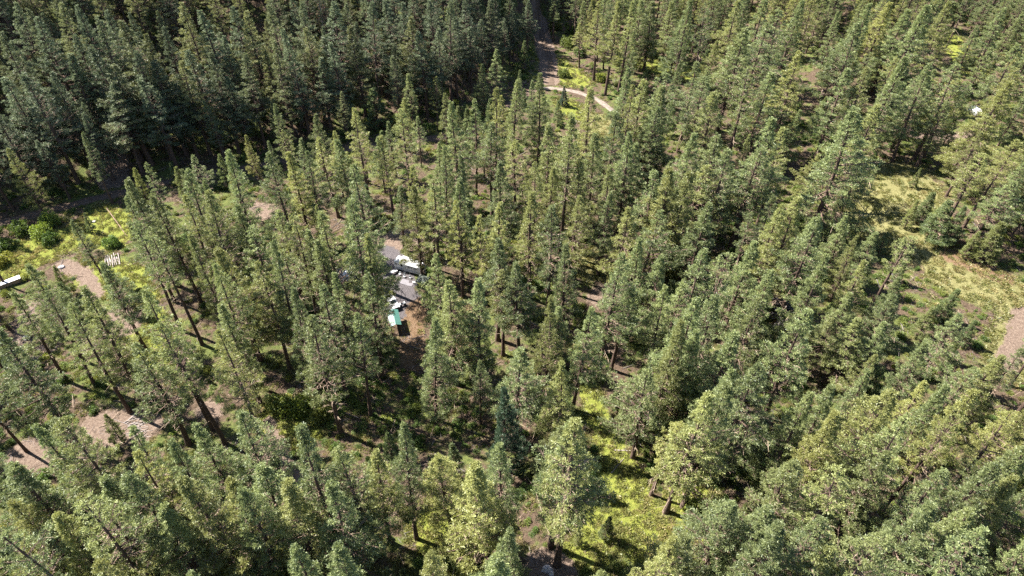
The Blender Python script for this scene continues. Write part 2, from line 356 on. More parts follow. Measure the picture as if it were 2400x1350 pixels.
# ------------------------------------------------------------------ tree prototypes (numpy built)
def tri_tufts(c, d, ln, wd, k, rs, spread=0.95):
    """k fan triangles round each tuft centre c, biased along d"""
    n = len(c); c = np.repeat(c, k, 0); d = np.repeat(d, k, 0); ln = np.repeat(ln, k) * rs.uniform(0.7, 1.15, n * k)
    r = rs.normal(size=(n * k, 3)); r /= np.linalg.norm(r, axis=1)[:, None]
    dd = d * (1 - spread * 0.55) + r * spread; dd /= np.linalg.norm(dd, axis=1)[:, None]
    s = np.cross(dd, rs.normal(size=(n * k, 3))); s /= np.linalg.norm(s, axis=1)[:, None]
    tip = c + dd * ln[:, None]; w_ = (wd * rs.uniform(0.7, 1.3, n * k))[:, None]
    v = np.stack([c - dd * 0.05, tip + s * w_ / 2, tip - s * w_ / 2], 1).reshape(-1, 3)
    return v, np.arange(len(v)).reshape(-1, 3)
def tubes(a, b, ra, rb, n=3):
    """many thin tapered sticks"""
    d = b - a; d = d / (np.linalg.norm(d, axis=1)[:, None] + 1e-9); up = np.where(np.abs(d[:, 2:3]) > 0.9, [[1, 0, 0]], [[0, 0, 1]])
    u = np.cross(d, up); u /= np.linalg.norm(u, axis=1)[:, None]; w_ = np.cross(d, u); V = []
    for P, r in ((a, ra), (b, rb)):
        for i_ in range(n):
            t = 2 * math.pi * i_ / n; V.append(P + (u * math.cos(t) + w_ * math.sin(t)) * r[:, None])
    V = np.stack(V, 1); m_ = len(a); f = []
    base = np.arange(m_)[:, None] * 2 * n
    for i_ in range(n):
        j = (i_ + 1) % n; f.append(np.concatenate([base + i_, base + j, base + n + j], 1)); f.append(np.concatenate([base + i_, base + n + j, base + n + i_], 1))
    return V.reshape(-1, 3), np.concatenate(f)
def join(parts):
    V, Fc, MI, T = [], [], [], []; b = 0
    for v, f, mi, t in parts:
        V.append(v); Fc.append(f + b); MI.append(np.full(len(f), mi)); T.append(t if t is not None else np.zeros(len(f))); b += len(v)
    return np.concatenate(V), np.concatenate(Fc), np.concatenate(MI), np.concatenate(T)
def trunk_mesh(name, H, r0, rs, m_, bend=0.012, top=0.985, tiers=14, n=9):
    V = []; z = np.linspace(0, H * top, tiers); a1, a2 = rs.uniform(0, 6.28, 2)
    cx = bend * H * np.sin(z / H * 3 + a1) - bend * H * math.sin(a1); cy = bend * H * np.sin(z / H * 2.4 + a2) - bend * H * math.sin(a2)
    for k in range(tiers):
        t = z[k] / H; r = r0 * (1 - t) ** 0.85 + 0.02 + 0.35 * r0 * max(0, 1 - t * 18)
        for i_ in range(n):
            q_ = 2 * math.pi * i_ / n; rr = r * (1 + 0.08 * math.sin(3 * q_ + k)); V.append((cx[k] + rr * math.cos(q_), cy[k] + rr * math.sin(q_), z[k] - (0.6 if k == 0 else 0)))
    f = []
    for k in range(tiers - 1):
        for i_ in range(n):
            j = (i_ + 1) % n; f.append((k * n + i_, k * n + j, (k + 1) * n + j)); f.append((k * n + i_, (k + 1) * n + j, (k + 1) * n + i_))
    return np.array(V), np.array(f), lambda zz: np.stack([np.interp(zz, z, cx), np.interp(zz, z, cy)], -1)
PROTO = {}
def make_pine(name, H=30.0, Rc=3.4, cb=0.3, shape='slender', seed=0, dens=1.0, mats=('needles', 'bark', 'dead'), tuft=0.40, gap=0.55, lean=0.0):
    rs = np.random.default_rng(seed)
    tv, tf, cen = trunk_mesh(name, H, 0.0115 * H if H > 14 else 0.013 * H, rs, None)
    z0 = H * cb; parts = []; A, B, Cc, D, TW = [], [], [], [], []; deadA, deadB = [], []; tints = []
    z = z0 * 0.55; phi = rs.uniform(0, 6.28)
    ecc = rs.uniform(0, 6.28); lop = rs.uniform(0.1, 0.42)
    while z < H - 0.25:
        t = (z - z0) / (H - z0)
        phi += 2.399 + rs.normal() * 0.35
        if t < 0:                                     # bare dead limbs under the crown
            if rs.random() < 0.45:
                c0 = np.array([*cen(z), z]); Ln = Rc * rs.uniform(0.25, 0.7); d = np.array([math.cos(phi), math.sin(phi), rs.uniform(-0.45, 0.05)])
                deadA.append(c0); deadB.append(c0 + d * Ln)
                for _ in range(4):
                    p_ = c0 + d * Ln * rs.uniform(0.35, 0.95); deadA.append(p_); deadB.append(p_ + (d + rs.normal(size=3) * 0.7) * Ln * 0.28)
            z += gap * 0.9; continue
        if shape == 'slender': prof = (1 - t) ** 0.95 * min(1, (t + 0.10) / 0.30) ** 0.6 * 1.16 + 0.02
        elif shape == 'full': prof = (1 - t) ** 0.95 * min(1, (t + 0.22) / 0.35) * 1.03 + 0.03
        elif shape == 'round': prof = math.sqrt(max(0, 1 - (2 * t - 0.75) ** 2 / 1.6)) * 0.95 * (1 - 0.25 * t)
        elif shape == 'cone': prof = (1 - t) * 1.0 + 0.03
        else: prof = (1 - t) ** 0.7 * min(1, (t + 0.05) / 0.4) + 0.06
        lob = 1 + lop * math.sin(phi - ecc) + 0.16 * math.sin(2.1 * z / gap * 0.13 + phi * 2)
        Ln = Rc * prof * lob * rs.uniform(0.62, 1.2)
        if rs.random() < 0.06: Ln *= 1.25
        if rs.random() < (0.10 if shape != 'sparse' else 0.3): z += gap * 0.3; continue
        Ln = max(Ln, 0.22)
        el = (-0.15 + 0.95 * t ** 1.3) if shape != 'cone' else -0.1 + 0.5 * t
        el += rs.normal() * 0.1
        c0 = np.array([*cen(z), z]); hd = np.array([math.cos(phi), math.sin(phi), 0.0]); sd = np.array([-hd[1], hd[0], 0])
        def pt(s):
            return c0 + hd * (Ln * s * math.cos(el)) + np.array([0, 0, Ln * s * math.sin(el) + 0.16 * Ln * s * s])
        pm, pe = pt(0.5), pt(1.0)
        A += [c0, pm]; B += [pm, pe]; TW += [0.028 * Ln + 0.01, 0.014 * Ln + 0.008]
        nt_ = max(3, int(Ln * 2.7 * dens)); start = 0.36 if t > 0.3 else 0.5 + 0.3 * (0.3 - t)
        for kk in range(nt_):
            s = start + (1 - start) * (kk + rs.uniform(0.2, 1)) / nt_
            side = (1 if kk % 2 else -1); tw = Ln * 0.34 * (1.12 - s) + 0.22
            p0 = pt(s); p1 = p0 + (hd * 0.65 + sd * side * rs.uniform(0.4, 1.0) + np.array([0, 0, rs.uniform(-0.05, 0.4)])) * tw
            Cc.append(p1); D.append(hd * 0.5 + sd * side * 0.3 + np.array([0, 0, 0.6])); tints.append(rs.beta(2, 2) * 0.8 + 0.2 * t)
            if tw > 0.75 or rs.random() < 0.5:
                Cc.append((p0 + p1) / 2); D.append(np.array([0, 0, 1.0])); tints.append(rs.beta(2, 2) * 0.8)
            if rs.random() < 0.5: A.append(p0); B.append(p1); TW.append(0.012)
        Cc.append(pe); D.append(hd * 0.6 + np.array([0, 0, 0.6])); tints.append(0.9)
        if t < 0.6:                                  # dry inner twigs low in the crown
            for _ in range(7):
                p_ = pt(rs.uniform(0.15, 0.95)); deadA.append(p_); deadB.append(p_ + (hd * 0.6 + rs.normal(size=3) * 0.6) * 0.45 * max(0.6, Ln * 0.4))
        z += gap * rs.uniform(0.12, 0.56) * (1.0 if t < 0.8 else 0.8) * (H / 30) ** 0.5
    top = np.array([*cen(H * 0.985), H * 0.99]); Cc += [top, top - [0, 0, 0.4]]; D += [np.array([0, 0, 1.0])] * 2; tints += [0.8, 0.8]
    Cc = np.array(Cc); D = np.array(D); D /= np.linalg.norm(D, axis=1)[:, None]
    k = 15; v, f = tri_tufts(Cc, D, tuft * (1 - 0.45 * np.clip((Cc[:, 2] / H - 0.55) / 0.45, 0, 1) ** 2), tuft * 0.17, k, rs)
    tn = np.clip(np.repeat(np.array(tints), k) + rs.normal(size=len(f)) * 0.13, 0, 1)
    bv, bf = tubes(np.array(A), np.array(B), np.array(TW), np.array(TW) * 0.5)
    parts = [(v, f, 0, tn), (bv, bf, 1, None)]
    if deadA:
        dv, df = tubes(np.array(deadA), np.array(deadB), np.full(len(deadA), 0.045), np.full(len(deadA), 0.014)); parts.append((dv, df, 2, None))
    mm = [M[mats[0]], M[mats[1]], M[mats[2]]]
    V, Fc, MI, T = join(parts)
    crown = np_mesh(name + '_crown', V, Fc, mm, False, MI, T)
    trunk = np_mesh(name + '_trunk', tv, tf, [M[mats[1]]], True)
    V2, F2, MI2, T2 = join(parts + [(tv, tf, 1, None)])
    whole = np_mesh(name + '_whole', V2, F2, mm, False, MI2, T2)
    PROTO[name] = dict(H=H, R=Rc, crown=crown, trunk=trunk, whole=whole, shape=shape, tris=len(Fc)); return PROTO[name]
for k in range(9): make_pine(f'slender{k}', 30, [3.0, 3.4, 2.8, 3.2, 3.7, 2.9, 3.3, 2.6, 3.5][k], [0.28, 0.36, 0.24, 0.42, 0.3, 0.2, 0.46, 0.33, 0.38][k], 'slender', 10 + k, dens=[1, .85, 1, .8, 1.1, 1, .75, 1, .9][k], gap=[.55, .6, .52, .66, .55, .5, .7, .55, .6][k])
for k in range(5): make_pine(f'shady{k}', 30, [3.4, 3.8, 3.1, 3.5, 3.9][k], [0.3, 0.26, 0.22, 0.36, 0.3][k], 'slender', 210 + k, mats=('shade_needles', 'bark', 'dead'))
for k in range(8): make_pine(f'full{k}', 30, [4.1, 4.5, 3.8, 4.3, 4.9, 3.9, 4.4, 4.0][k], [0.18, 0.22, 0.14, 0.25, 0.2, 0.3, 0.34, 0.1][k], 'full', 30 + k, dens=[1, .85, 1, .9, .95, .8, .8, 1.1][k], tuft=0.44, gap=[.55, .62, .55, .65, .6, .7, .66, .52][k])
for k in range(5): make_pine(f'sparse{k}', 30, [3.6, 4.0, 3.4, 3.8, 3.1][k], [0.42, 0.36, 0.5, 0.44, 0.55][k], 'sparse', 50 + k, dens=0.9, gap=[.55, .62, .55, .72, .6][k])
for k in range(3): make_pine(f'young{k}', 13, [2.3, 2.6, 2.1][k], 0.08, 'full', 70 + k, dens=1.5, mats=('young', 'bark', 'dead'), gap=0.5)
make_pine('fir', 26, 3.6, 0.03, 'cone', 90, dens=1.6, mats=('fir', 'bark', 'dead'), gap=0.42, tuft=0.38)
make_pine('snag', 27, 2.6, 0.25, 'slender', 91, dens=0.55, mats=('snag', 'barkgrey', 'dead'), tuft=0.3)

def make_shrub(name, Rc, Hs, n, m_, seed, leaf=0.16, k=1):
    rs = np.random.default_rng(seed); lobes = [(rs.uniform(-0.55, 0.55, 2) * Rc, rs.uniform(0.35, 0.6) * Rc, rs.uniform(0.5, 0.85) * Hs) for _ in range(7)]
    P = []; ti = []
    for j in range(n):
        (lx, ly), lr, lh = lobes[rs.integers(7)]; d = rs.normal(size=3); d[2] = abs(d[2]); d /= np.linalg.norm(d); s = rs.uniform(0.55, 1) ** 0.6
        P.append((lx + d[0] * lr * s, ly + d[1] * lr * s, 0.1 * Hs + d[2] * lh * s)); ti.append(rs.random())
    P = np.array(P); D = P / np.linalg.norm(P, axis=1)[:, None]
    v, f = tri_tufts(P, D, np.full(n, leaf), leaf * 0.8, 3, rs)
    a = np.zeros((9, 3)); b = np.array([[math.cos(q_) * Rc * 0.6, math.sin(q_) * Rc * 0.6, Hs * 0.7] for q_ in rs.uniform(0, 6.28, 9)])
    bv, bf = tubes(a, b, np.full(9, 0.04), np.full(9, 0.012))
    fv = (v, f, 0, np.repeat(np.array(ti), 3)); lv = np_mesh(name + '_foliage', v, f, [M[m_]], False, None, fv[3]); st = np_mesh(name + '_stems', bv, bf, [M['bark']])
    V, Fc, MI, T = join([fv, (bv, bf, 1, None)])
    PROTO[name] = dict(H=Hs, R=Rc, crown=lv, trunk=st, whole=np_mesh(name + '_whole', V, Fc, [M[m_], M['bark']], False, MI, T))
for k in range(3): make_shrub(f'shrub{k}', 1.5, 1.6, 420, 'leaf', 100 + k)
for k in range(3): make_shrub(f'brightshrub{k}', 1.4, 1.3, 380, 'leaf_bright', 110 + k)
make_shrub('bigshrub0', 3.0, 4.2, 1500, 'leaf', 120, leaf=0.24); make_shrub('bigshrub1', 2.8, 3.6, 1400, 'leaf_bright', 121, leaf=0.22)
make_shrub('greyshrub', 1.8, 2.2, 260, 'greytwig', 122, leaf=0.3)
def make_grass(name, seed, n=26, h=0.5, r=0.45):
    rs = np.random.default_rng(seed); P = np.column_stack([rs.uniform(-r, r, (n, 2)), np.zeros(n)]); D = np.column_stack([P[:, :2] * 0.8, np.full(n, 1.0)]); D /= np.linalg.norm(D, axis=1)[:, None]
    v, f = tri_tufts(P, D, np.full(n, h), 0.13, 2, rs, 0.45); PROTO[name] = dict(whole=np_mesh(name, v, f, [M['grass']], False, None, rs.random(len(f))))
for k in range(3): make_grass(f'grass{k}', 130 + k)

# ------------------------------------------------------------------ tree tops read off the photograph
T_ = {
 (0, 0): "75,10 180,60 270,110 400,20 590,20 640,120 760,60 880,140 1000,230 1140,190 1290,20 1450,80 1650,30 1740,60 1900,30 2110,10 2320,20 10,210 100,280 460,380 160,490 330,520 680,340 790,450 930,370 1010,530 1220,590 1350,340 1480,380 1270,430 1610,540 1700,380 1860,350 1920,290 2020,200 2240,400 2330,300 2390,630 910,730 180,800 0,820 30,1090 20,530 750,590 1580,1040 1710,1100 1470,1250 1310,1200 940,1260 1920,1070 2030,1060 2130,1060 2270,950 2370,960 520,240 1080,420 1560,250 2160,180",
 (800, 0): "80,180 180,10 340,10 420,10 370,380 560,210 480,110 680,190 790,120 900,180 980,140 1100,220 1215,30 640,0 740,0 880,0 1040,0 1280,440 1500,0 1830,0 1930,0 2030,10 2110,0 2200,10 2330,0 2000,460 2330,500 220,610 100,740 10,640 430,760 800,700 930,680 1080,610 1210,560 1410,520 2030,600 1770,610 2130,570 2280,620 2240,740 300,960 690,1020 1060,880 1240,960 1480,850 1620,780 1600,960 1790,950 2040,910 1930,760 840,1060 50,960 120,1150 500,1170 620,1270 820,1230 1100,1120 1360,1120 1480,1180 1690,1100 2090,1000 2210,1180 2320,1160 1920,1180 1700,160 2240,380",
 (1600, 0): "190,20 50,0 400,0 600,0 730,60 820,0 930,0 1330,30 1450,20 1560,60 1700,20 1880,10 2090,100 2290,60 420,190 840,360 480,470 620,510 100,410 150,560 240,640 1160,480 1330,460 1550,380 1780,450 1700,530 1940,450 2150,590 2270,560 2380,480 2360,300 620,830 750,880 320,1030 230,940 60,930 1230,770 1400,740 1950,570 1870,700 2350,960 2110,1100 1350,1090 1480,1020 540,1050 10,1200 120,1150 2250,1120 2300,1250 1220,150 560,140",
 (0, 450): "440,150 900,20 1100,0 1430,0 930,210 1080,270 1350,290 1540,350 1680,60 1740,240 1880,330 1800,480 1960,120 2050,180 2140,270 2220,300 2300,120 2040,670 2250,620 2360,560 330,400 270,470 180,510 50,700 280,730 450,760 590,680 1030,660 1190,910 950,1050 0,980 1580,800 1520,960 1640,1070 2190,890 1270,30 2000,400 1480,500 700,480",
 (800, 450): "140,300 160,560 700,440 820,40 980,190 1080,60 1270,480 1620,370 750,640 960,640 1470,710 1140,560 1940,450 2270,430 2000,640 2280,650 2200,120 1880,0 1640,20 2000,80 1360,0 1500,100 600,900 400,970 60,850 1250,1110 1590,1180 1720,760 2380,600 2380,900 60,20 220,30 390,-40 510,-30 620,-30 2190,1270 1100,300 2120,330",
 (1600, 450): "120,400 300,420 480,370 190,60 700,90 840,60 950,150 1180,170 1600,120 1780,0 2090,270 2260,220 2000,100 1900,60 1380,270 1590,300 1940,580 2070,620 2210,640 2330,640 650,560 230,690 60,720 1040,440 1720,440 1200,730 1500,730 1060,870 1440,930 540,760 130,980 370,940 570,1230 350,1250 1230,880 1950,860 2010,1240 2390,1080 2230,1130 900,850",
 (0, 900): "370,230 300,280 520,290 50,510 850,360 950,440 1180,380 1400,280 1620,210 1950,160 2150,320 2340,560 2260,690 880,590 1610,650 1740,720 1850,620 100,800 540,880 690,870 330,920 700,690 2110,1120 2390,1180 20,1010 150,560 1330,580 1150,900 2020,690",
 (800, 900): "20,440 200,440 400,290 730,480 1020,550 1150,440 1570,220 1640,300 2100,10 2330,250 1200,1010 2390,1090 600,1220 30,1130 980,1180 2250,1180",
 (1600, 900): "150,60 310,0 900,90 1050,40 1090,220 1500,20 1850,20 1910,200 1450,470 2320,210 820,580 1180,600 400,800 580,880 960,930 20,1080 1350,1070 1740,860 1980,870 2180,530 2380,430 2390,660 700,1050 1600,250 2100,60 1880,640 2250,1020 1060,1180",
}
tops = []
for (ox, oy), s in T_.items():
    for a in s.split():
        x_, y_ = a.split(','); tops.append((ox + int(x_) / 3, oy + int(y_) / 3))
# things in the photograph that the crowns in front must leave free: (x, y, radius px)
KEEP = [(935, 618, 22), (960, 628, 22), (985, 636, 18), (940, 655, 18), (930, 675, 20), (950, 690, 16), (918, 708, 14), (943, 713, 8), (960, 700, 14), (924, 745, 14), (928, 768, 15), (918, 752, 14), (965, 750, 12), (968, 800, 10), (965, 840, 6),
 (910, 590, 12), (826, 640, 4), (900, 555, 14), (40, 655, 16), (10, 670, 14), (230, 520, 26), (270, 545, 16), (160, 560, 14), (100, 600, 22), (265, 610, 12), (200, 640, 12), (100, 540, 26), (60, 560, 22), (20, 600, 22),
 (0, 520, 14), (30, 513, 14), (60, 505, 16), (105, 495, 16), (150, 482, 20), (190, 472, 18), (230, 465, 16), (1300, 206, 16), (1350, 214, 16), (1400, 232, 12), (1262, 30, 14), (1268, 70, 15), (1276, 110, 17), (1286, 150, 15), (1320, 90, 20), (1340, 150, 20), (1320, 180, 12), (1540, 160, 18), (1340, 250, 10), (1420, 275, 10), (1500, 150, 12),
 (2060, 430, 26), (2050, 480, 30), (2090, 500, 26), (2110, 545, 18), (2100, 450, 26), (2140, 410, 18), (2160, 445, 14), (2110, 420, 16), (2150, 430, 10), (2040, 470, 12), (2200, 615, 24), (2240, 635, 24), (2290, 660, 24), (2340, 685, 24), (2385, 720, 22), (2240, 605, 14), (2300, 645, 14), (2195, 590, 12), (2165, 585, 10), (2375, 800, 20), (2385, 760, 18), (2278, 248, 7),
 (1475, 1170, 22), (1470, 1210, 24), (1510, 1250, 20), (1450, 1130, 14), (1400, 960, 12), (1380, 910, 8), (1420, 1030, 10), (300, 1000, 22), (255, 1015, 20), (330, 985, 16), (60, 1060, 14), (640, 1010, 8), (680, 1080, 8), (1100, 1290, 10), (1050, 1250, 8),
 (345, 760, 8), (345, 800, 8), (690, 1120, 8), (2240, 120, 8), (2270, 160, 8), (820, 360, 6), (1010, 325, 10), (1285, 1335, 8), (610, 492, 5), (1380, 610, 6)]
KEEP = np.array(KEEP, float)
def blocks(px_top, px_base, halfw, c0=0.0, c1=0.72):
    """how much of the kept spots the crown (upper part of the segment) would hide"""
    a = px_top; b = px_top + (px_base - px_top) * c1; ab = b - a
    t = np.clip(((KEEP[:, :2] - a) @ ab) / max(1, ab @ ab), 0, 1); d = np.linalg.norm(KEEP[:, :2] - a - t[:, None] * ab, axis=1)
    w_ = halfw * (0.45 + 0.55 * np.minimum(1, t * 2.2))
    return np.maximum(0, KEEP[:, 2] * 0.75 + w_ - d).sum()
def scale_at(P): return F / np.linalg.norm(np.asarray(P) - [0, 0, CAM_H])
# places that the photograph shows in sun: (x, y, height above ground)
LIT = [(930, 622, 3), (955, 622, 3), (975, 632, 3), (940, 615, 3), (945, 628, 3), (965, 634, 3), (945, 628, 3), (965, 634, 3), (945, 628, 3), (965, 634, 3), (985, 640, 2.5), (925, 745, 2.5), (925, 765, 2.5), (915, 702, 1.5), (926, 720, 1.2), (950, 668, 0), (955, 700, 0), (975, 740, 0), (970, 800, 0), (925, 560, 0), (945, 585, 0),
       (225, 525, 0), (245, 540, 0), (265, 560, 0), (120, 580, 0), (90, 600, 0), (50, 625, 0), (30, 660, 1.2), (265, 612, 0.3), (262, 606, 0.3), (268, 616, 0.3), (200, 640, 0), (80, 740, 0), (340, 790, 0),
       (255, 1020, 0), (300, 1000, 0), (340, 990, 0), (310, 1025, 0), (1300, 206, 0), (1350, 214, 0), (1400, 235, 0), (1290, 105, 0), (1540, 160, 0), (2070, 440, 0), (2050, 480, 0), (2090, 530, 0), (2120, 425, 0), (2100, 475, 0),
       (2210, 635, 0), (2270, 665, 0), (2340, 690, 0), (1480, 1180, 0), (1500, 1230, 0), (1520, 1270, 0), (1460, 1140, 0), (1400, 960, 0), (1380, 920, 0), (1425, 1040, 0), (2235, 110, 0), (2265, 155, 0), (1370, 600, 0), (2372, 800, 0), (75, 1090, 0), (1060, 1260, 0), (650, 1015, 0)]
LITW = np.array([[*ground_at(a, b)[:2], c, float(terrain(*ground_at(a, b)[:2]))] for a, b, c in LIT])
SH_ = np.array([math.sin(R(SUN_AZ)), math.cos(R(SUN_AZ))]); TE = math.tan(R(SUN_EL))
def shades(x, y, z, h, rad=3.0):
    q = np.array([x, y]) - LITW[:, :2]; s = q @ SH_; d = np.abs(q[:, 0] * SH_[1] - q[:, 1] * SH_[0]); hh = LITW[:, 3] + LITW[:, 2] + s * TE - z
    u = hh / h; rr_ = rad * np.clip((1.08 - u) / 0.6, 0.1, 1)
    return int(((s > 0) & (u > 0.2) & (u < 1.05) & (d < rr_ + 1.0)).sum())
trees = []   # dict(x,y,z,h,w,proto,rz,lean)
def pick(px, py, rr, hill=False):
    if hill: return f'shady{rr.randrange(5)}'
    if px > 1500 or py > 1050:
        return f'full{rr.randrange(8)}' if rr.random() < 0.78 else f'sparse{rr.randrange(5)}'
    if px < 700 and py > 450: return f'slender{rr.randrange(9)}' if rr.random() < 0.6 else (f'sparse{rr.randrange(5)}' if rr.random() < 0.5 else f'full{rr.randrange(8)}')
    return f'slender{rr.randrange(9)}' if rr.random() < 0.75 else f'full{rr.randrange(8)}'
rr = random.Random(5); dropped = 0
for px, py in tops:
    h0 = rr.gauss(32.5, 2.4) if py < 1050 or px < 1200 else rr.gauss(30, 2)
    if px < 1150 and 380 < py < 1000: h0 = rr.gauss(33.5, 2.6)
    if px < 1200 and py < 380: h0 = rr.gauss(35, 2.5)
    elif py < 330 and px > 1200: h0 = rr.gauss(34, 2)
    if px > 1950 and 300 < py < 900: h0 = rr.gauss(22, 2.5)
    if abs(px - 2010) < 6 and abs(py - 257) < 8: h0 = 41
    if 1310 < px < 1360 and 965 < py < 1010: h0 = 38
    behind = px < 1250 and py < float(np.interp(px, [0, 300, 420, 520, 700, 780, 950, 1060, 1250], [545, 405, 385, 340, 300, 215, 235, 190, 150]))
    best = None
    for dh in (0, -2, 2, -4, 4, -6, 6, -8, -10, -12, -14, 8):
        h = h0 + dh
        if h < 9: continue
        d = ray(px, py)
        if d[2] > -0.05: continue
        P = ground_at(px, py, h)
        base = proj(P)[0]; cb_ = blocks(np.array([px, py]), base, (4.6 if px > 1500 else 3.4) * scale_at(P)); c = cb_ * (1.6 if px > 1900 else 1) + abs(dh) * 1.2 + (60 if is_open(P[0], P[1]) else 0) + 14 * shades(P[0], P[1], P[2], h)
        if behind: c += 4 * max(0, float(np.interp(P[0], FOOT[:, 0], FOOT[:, 1])) + 4 - P[1])
        for t in trees:
            dd = math.hypot(t['x'] - P[0], t['y'] - P[1])
            if dd < 3.5: c += 12 * (3.5 - dd)
        if best is None or c < best[0]: best = (c, h, P, cb_)
    if best is None or best[0] > (300 if h0 in (38, 41) else 48): dropped += 1; continue
    if best[3] > 14 and h0 not in (38, 41): dropped += 1; continue
    c, h, P, _b = best
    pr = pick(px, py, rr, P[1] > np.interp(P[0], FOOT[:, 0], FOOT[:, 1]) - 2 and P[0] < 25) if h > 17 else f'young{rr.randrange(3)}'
    trees.append(dict(x=P[0], y=P[1], z=P[2], h=h, wk=rr.uniform(0.98, 1.38) * (1.08 if h0 < 40 else 1.35) * (1.28 if px > 1500 and py < 480 else 1.12 if py < 330 else 1.0), proto=pr, rz=rr.uniform(0, 6.28), px=px, py=py, dig=True))
print('digitised', len(trees), 'dropped', dropped)
# fill: the stand between and behind the tops one can read, and round the frame
cell = {}
def near(x, y, dmin):
    ci, cj = int(x // 8), int(y // 8)
    for a in (-1, 0, 1):
        for b in (-1, 0, 1):
            for (u, v) in cell.get((ci + a, cj + b), ()):
                if (u - x) ** 2 + (v - y) ** 2 < dmin * dmin: return True
    return False
def put(x, y): cell.setdefault((int(x // 8), int(y // 8)), []).append((x, y))
for t in trees: put(t['x'], t['y'])
fill = []
fx_, fy_ = rng.uniform(-330, 330, 26000), rng.uniform(-10, 520, 26000)
ok = (np.abs(fx_) < 0.78 * np.hypot(fy_, 100) + 40) & ~open_mask(fx_, fy_, 0.5) & (np.hypot(fx_, fy_) > 14)
fx_, fy_ = fx_[ok], fy_[ok]; fz_ = terrain(fx_, fy_)
fb_ = proj(np.column_stack([fx_, fy_, fz_])); ft_ = proj(np.column_stack([fx_, fy_, fz_ + 25]))
for x, y, z, base, tp in zip(fx_, fy_, fz_, fb_, ft_):
    h = rr.gauss(25, 4)
    inside = -60 < tp[0] < 2460 and 0 < tp[1] < 1300
    dmin = 8.2 if inside else 6.6
    if inside: h = rr.gauss(21, 2) if rr.random() < 0.6 else rr.uniform(7, 15)
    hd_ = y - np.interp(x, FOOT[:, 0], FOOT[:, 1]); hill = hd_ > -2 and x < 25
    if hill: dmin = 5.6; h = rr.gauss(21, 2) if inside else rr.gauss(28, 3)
    if y > 420: dmin = 9
    if near(x, y, dmin): continue
    tp = proj([x, y, z + h])[0]
    if -100 < tp[0] < 2500 and -300 < tp[1] < 1700 and blocks(tp, base, 3.2 * scale_at([x, y, z])) > 2: continue
    if shades(x, y, z, h): continue
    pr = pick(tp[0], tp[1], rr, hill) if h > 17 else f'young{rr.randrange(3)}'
    put(x, y); fill.append(dict(x=x, y=y, z=float(z), h=h, wk=rr.uniform(0.9, 1.25), proto=pr, rz=rr.uniform(0, 6.28), px=tp[0], py=tp[1], dig=False))
print('fill', len(fill))

# ------------------------------------------------------------------ each of the 300 largest pines is a thing of its own
def size(t):
    P = np.array([t['x'], t['y'], t['z'] + t['h'] * 0.7]); return t['h'] * scale_at(P)
inframe = [t for t in trees if 0 <= t['px'] <= 2400 and -40 <= t['py'] <= 1340]
inframe.sort(key=size, reverse=True)
SINGLE = inframe[:300]; ids = {id(t) for t in SINGLE}
REST = [t for t in trees if id(t) not in ids] + fill
LAND = [((958, 625), 'the white camper trailer'), ((926, 756), 'the teal roofed shelter'), ((150, 560), 'the yellow green meadow'), ((265, 1005), 'the bare earth clearing'),
        ((1350, 212), 'the pale gravel road'), ((2070, 470), 'the straw coloured meadow'), ((1480, 1190), 'the sunny grass glade'), ((1180, 960), 'the dark fir'),
        ((2300, 670), 'the curving dry grass track'), ((660, 1060), 'the narrow dirt track'), ((320, 455), 'the shaded dirt road'), ((1030, 322), 'the shaded road bend'),
        ((0, 0), 'the top left corner'), ((2400, 0), 'the top right corner'), ((0, 1350), 'the bottom left corner'), ((2400, 1350), 'the bottom right corner'),
        ((1200, 0), 'the middle of the top edge'), ((1200, 1350), 'the middle of the bottom edge'), ((1820, 1350), 'the bottom edge right of centre'), ((2400, 900), 'the right edge'), ((0, 850), 'the left edge'), ((1740, 700), 'the grey leafless bush')]
def sector(dx, dy):
    a = (math.degrees(math.atan2(-dy, dx)) + 360) % 360
    return ['right of', 'up and right of', 'above', 'up and left of', 'left of', 'down and left of', 'below', 'down and right of'][int((a + 22.5) // 45) % 8]
ORD = ['nearest', 'second', 'third', 'fourth', 'fifth', 'sixth', 'seventh', 'eighth', 'ninth', 'tenth', 'eleventh', 'twelfth', 'thirteenth', 'fourteenth', 'fifteenth', 'sixteenth', 'seventeenth', 'eighteenth', 'nineteenth', 'twentieth']
buckets = {}
for t in SINGLE:
    k = min(range(len(LAND)), key=lambda j: math.hypot(t['px'] - LAND[j][0][0], t['py'] - LAND[j][0][1]))
    dx, dy = t['px'] - LAND[k][0][0], t['py'] - LAND[k][0][1]; t['d'] = math.hypot(dx, dy); buckets.setdefault((k, sector(dx, dy)), []).append(t)
for (k, s), ts in buckets.items():
    ts.sort(key=lambda t: t['d'])
    for j, t in enumerate(ts):
        look = {'sl': 'slender pine', 'sh': 'slender shade-toned pine', 'fu': 'broad bushy pine', 'sp': 'thin crowned pine', 'yo': 'short young pine'}[t['proto'][:2]]
        lb = f"{look}, {ORD[min(j, 19)]} treetop {s} {LAND[k][1]}"; t['label'] = lb if len(lb.split()) <= 16 else lb.replace(' pine,', ',')
def plant(name, t, label, cat, group, parts=('crown', 'trunk')):
    p = PROTO[t['proto']]; o = empty(name, (t['x'], t['y'], t['z'] - 0.1), t['rz'], label, cat, group)
    sh = t['h'] / p['H']; sw = t['wk'] * (0.5 * sh + 0.5 if p['H'] > 20 else sh); o.scale = (sw, sw, sh)
    o.rotation_euler = (t.get('lx', rr.gauss(0, 0.012)), t.get('ly', rr.gauss(0, 0.012)), t['rz'])
    link(parts[0], p['crown'], o); link(parts[1], p['trunk'], o); return o
for t in SINGLE: plant('pine_tree', t, t['label'], 'pine tree', 'pine trees of the forest')

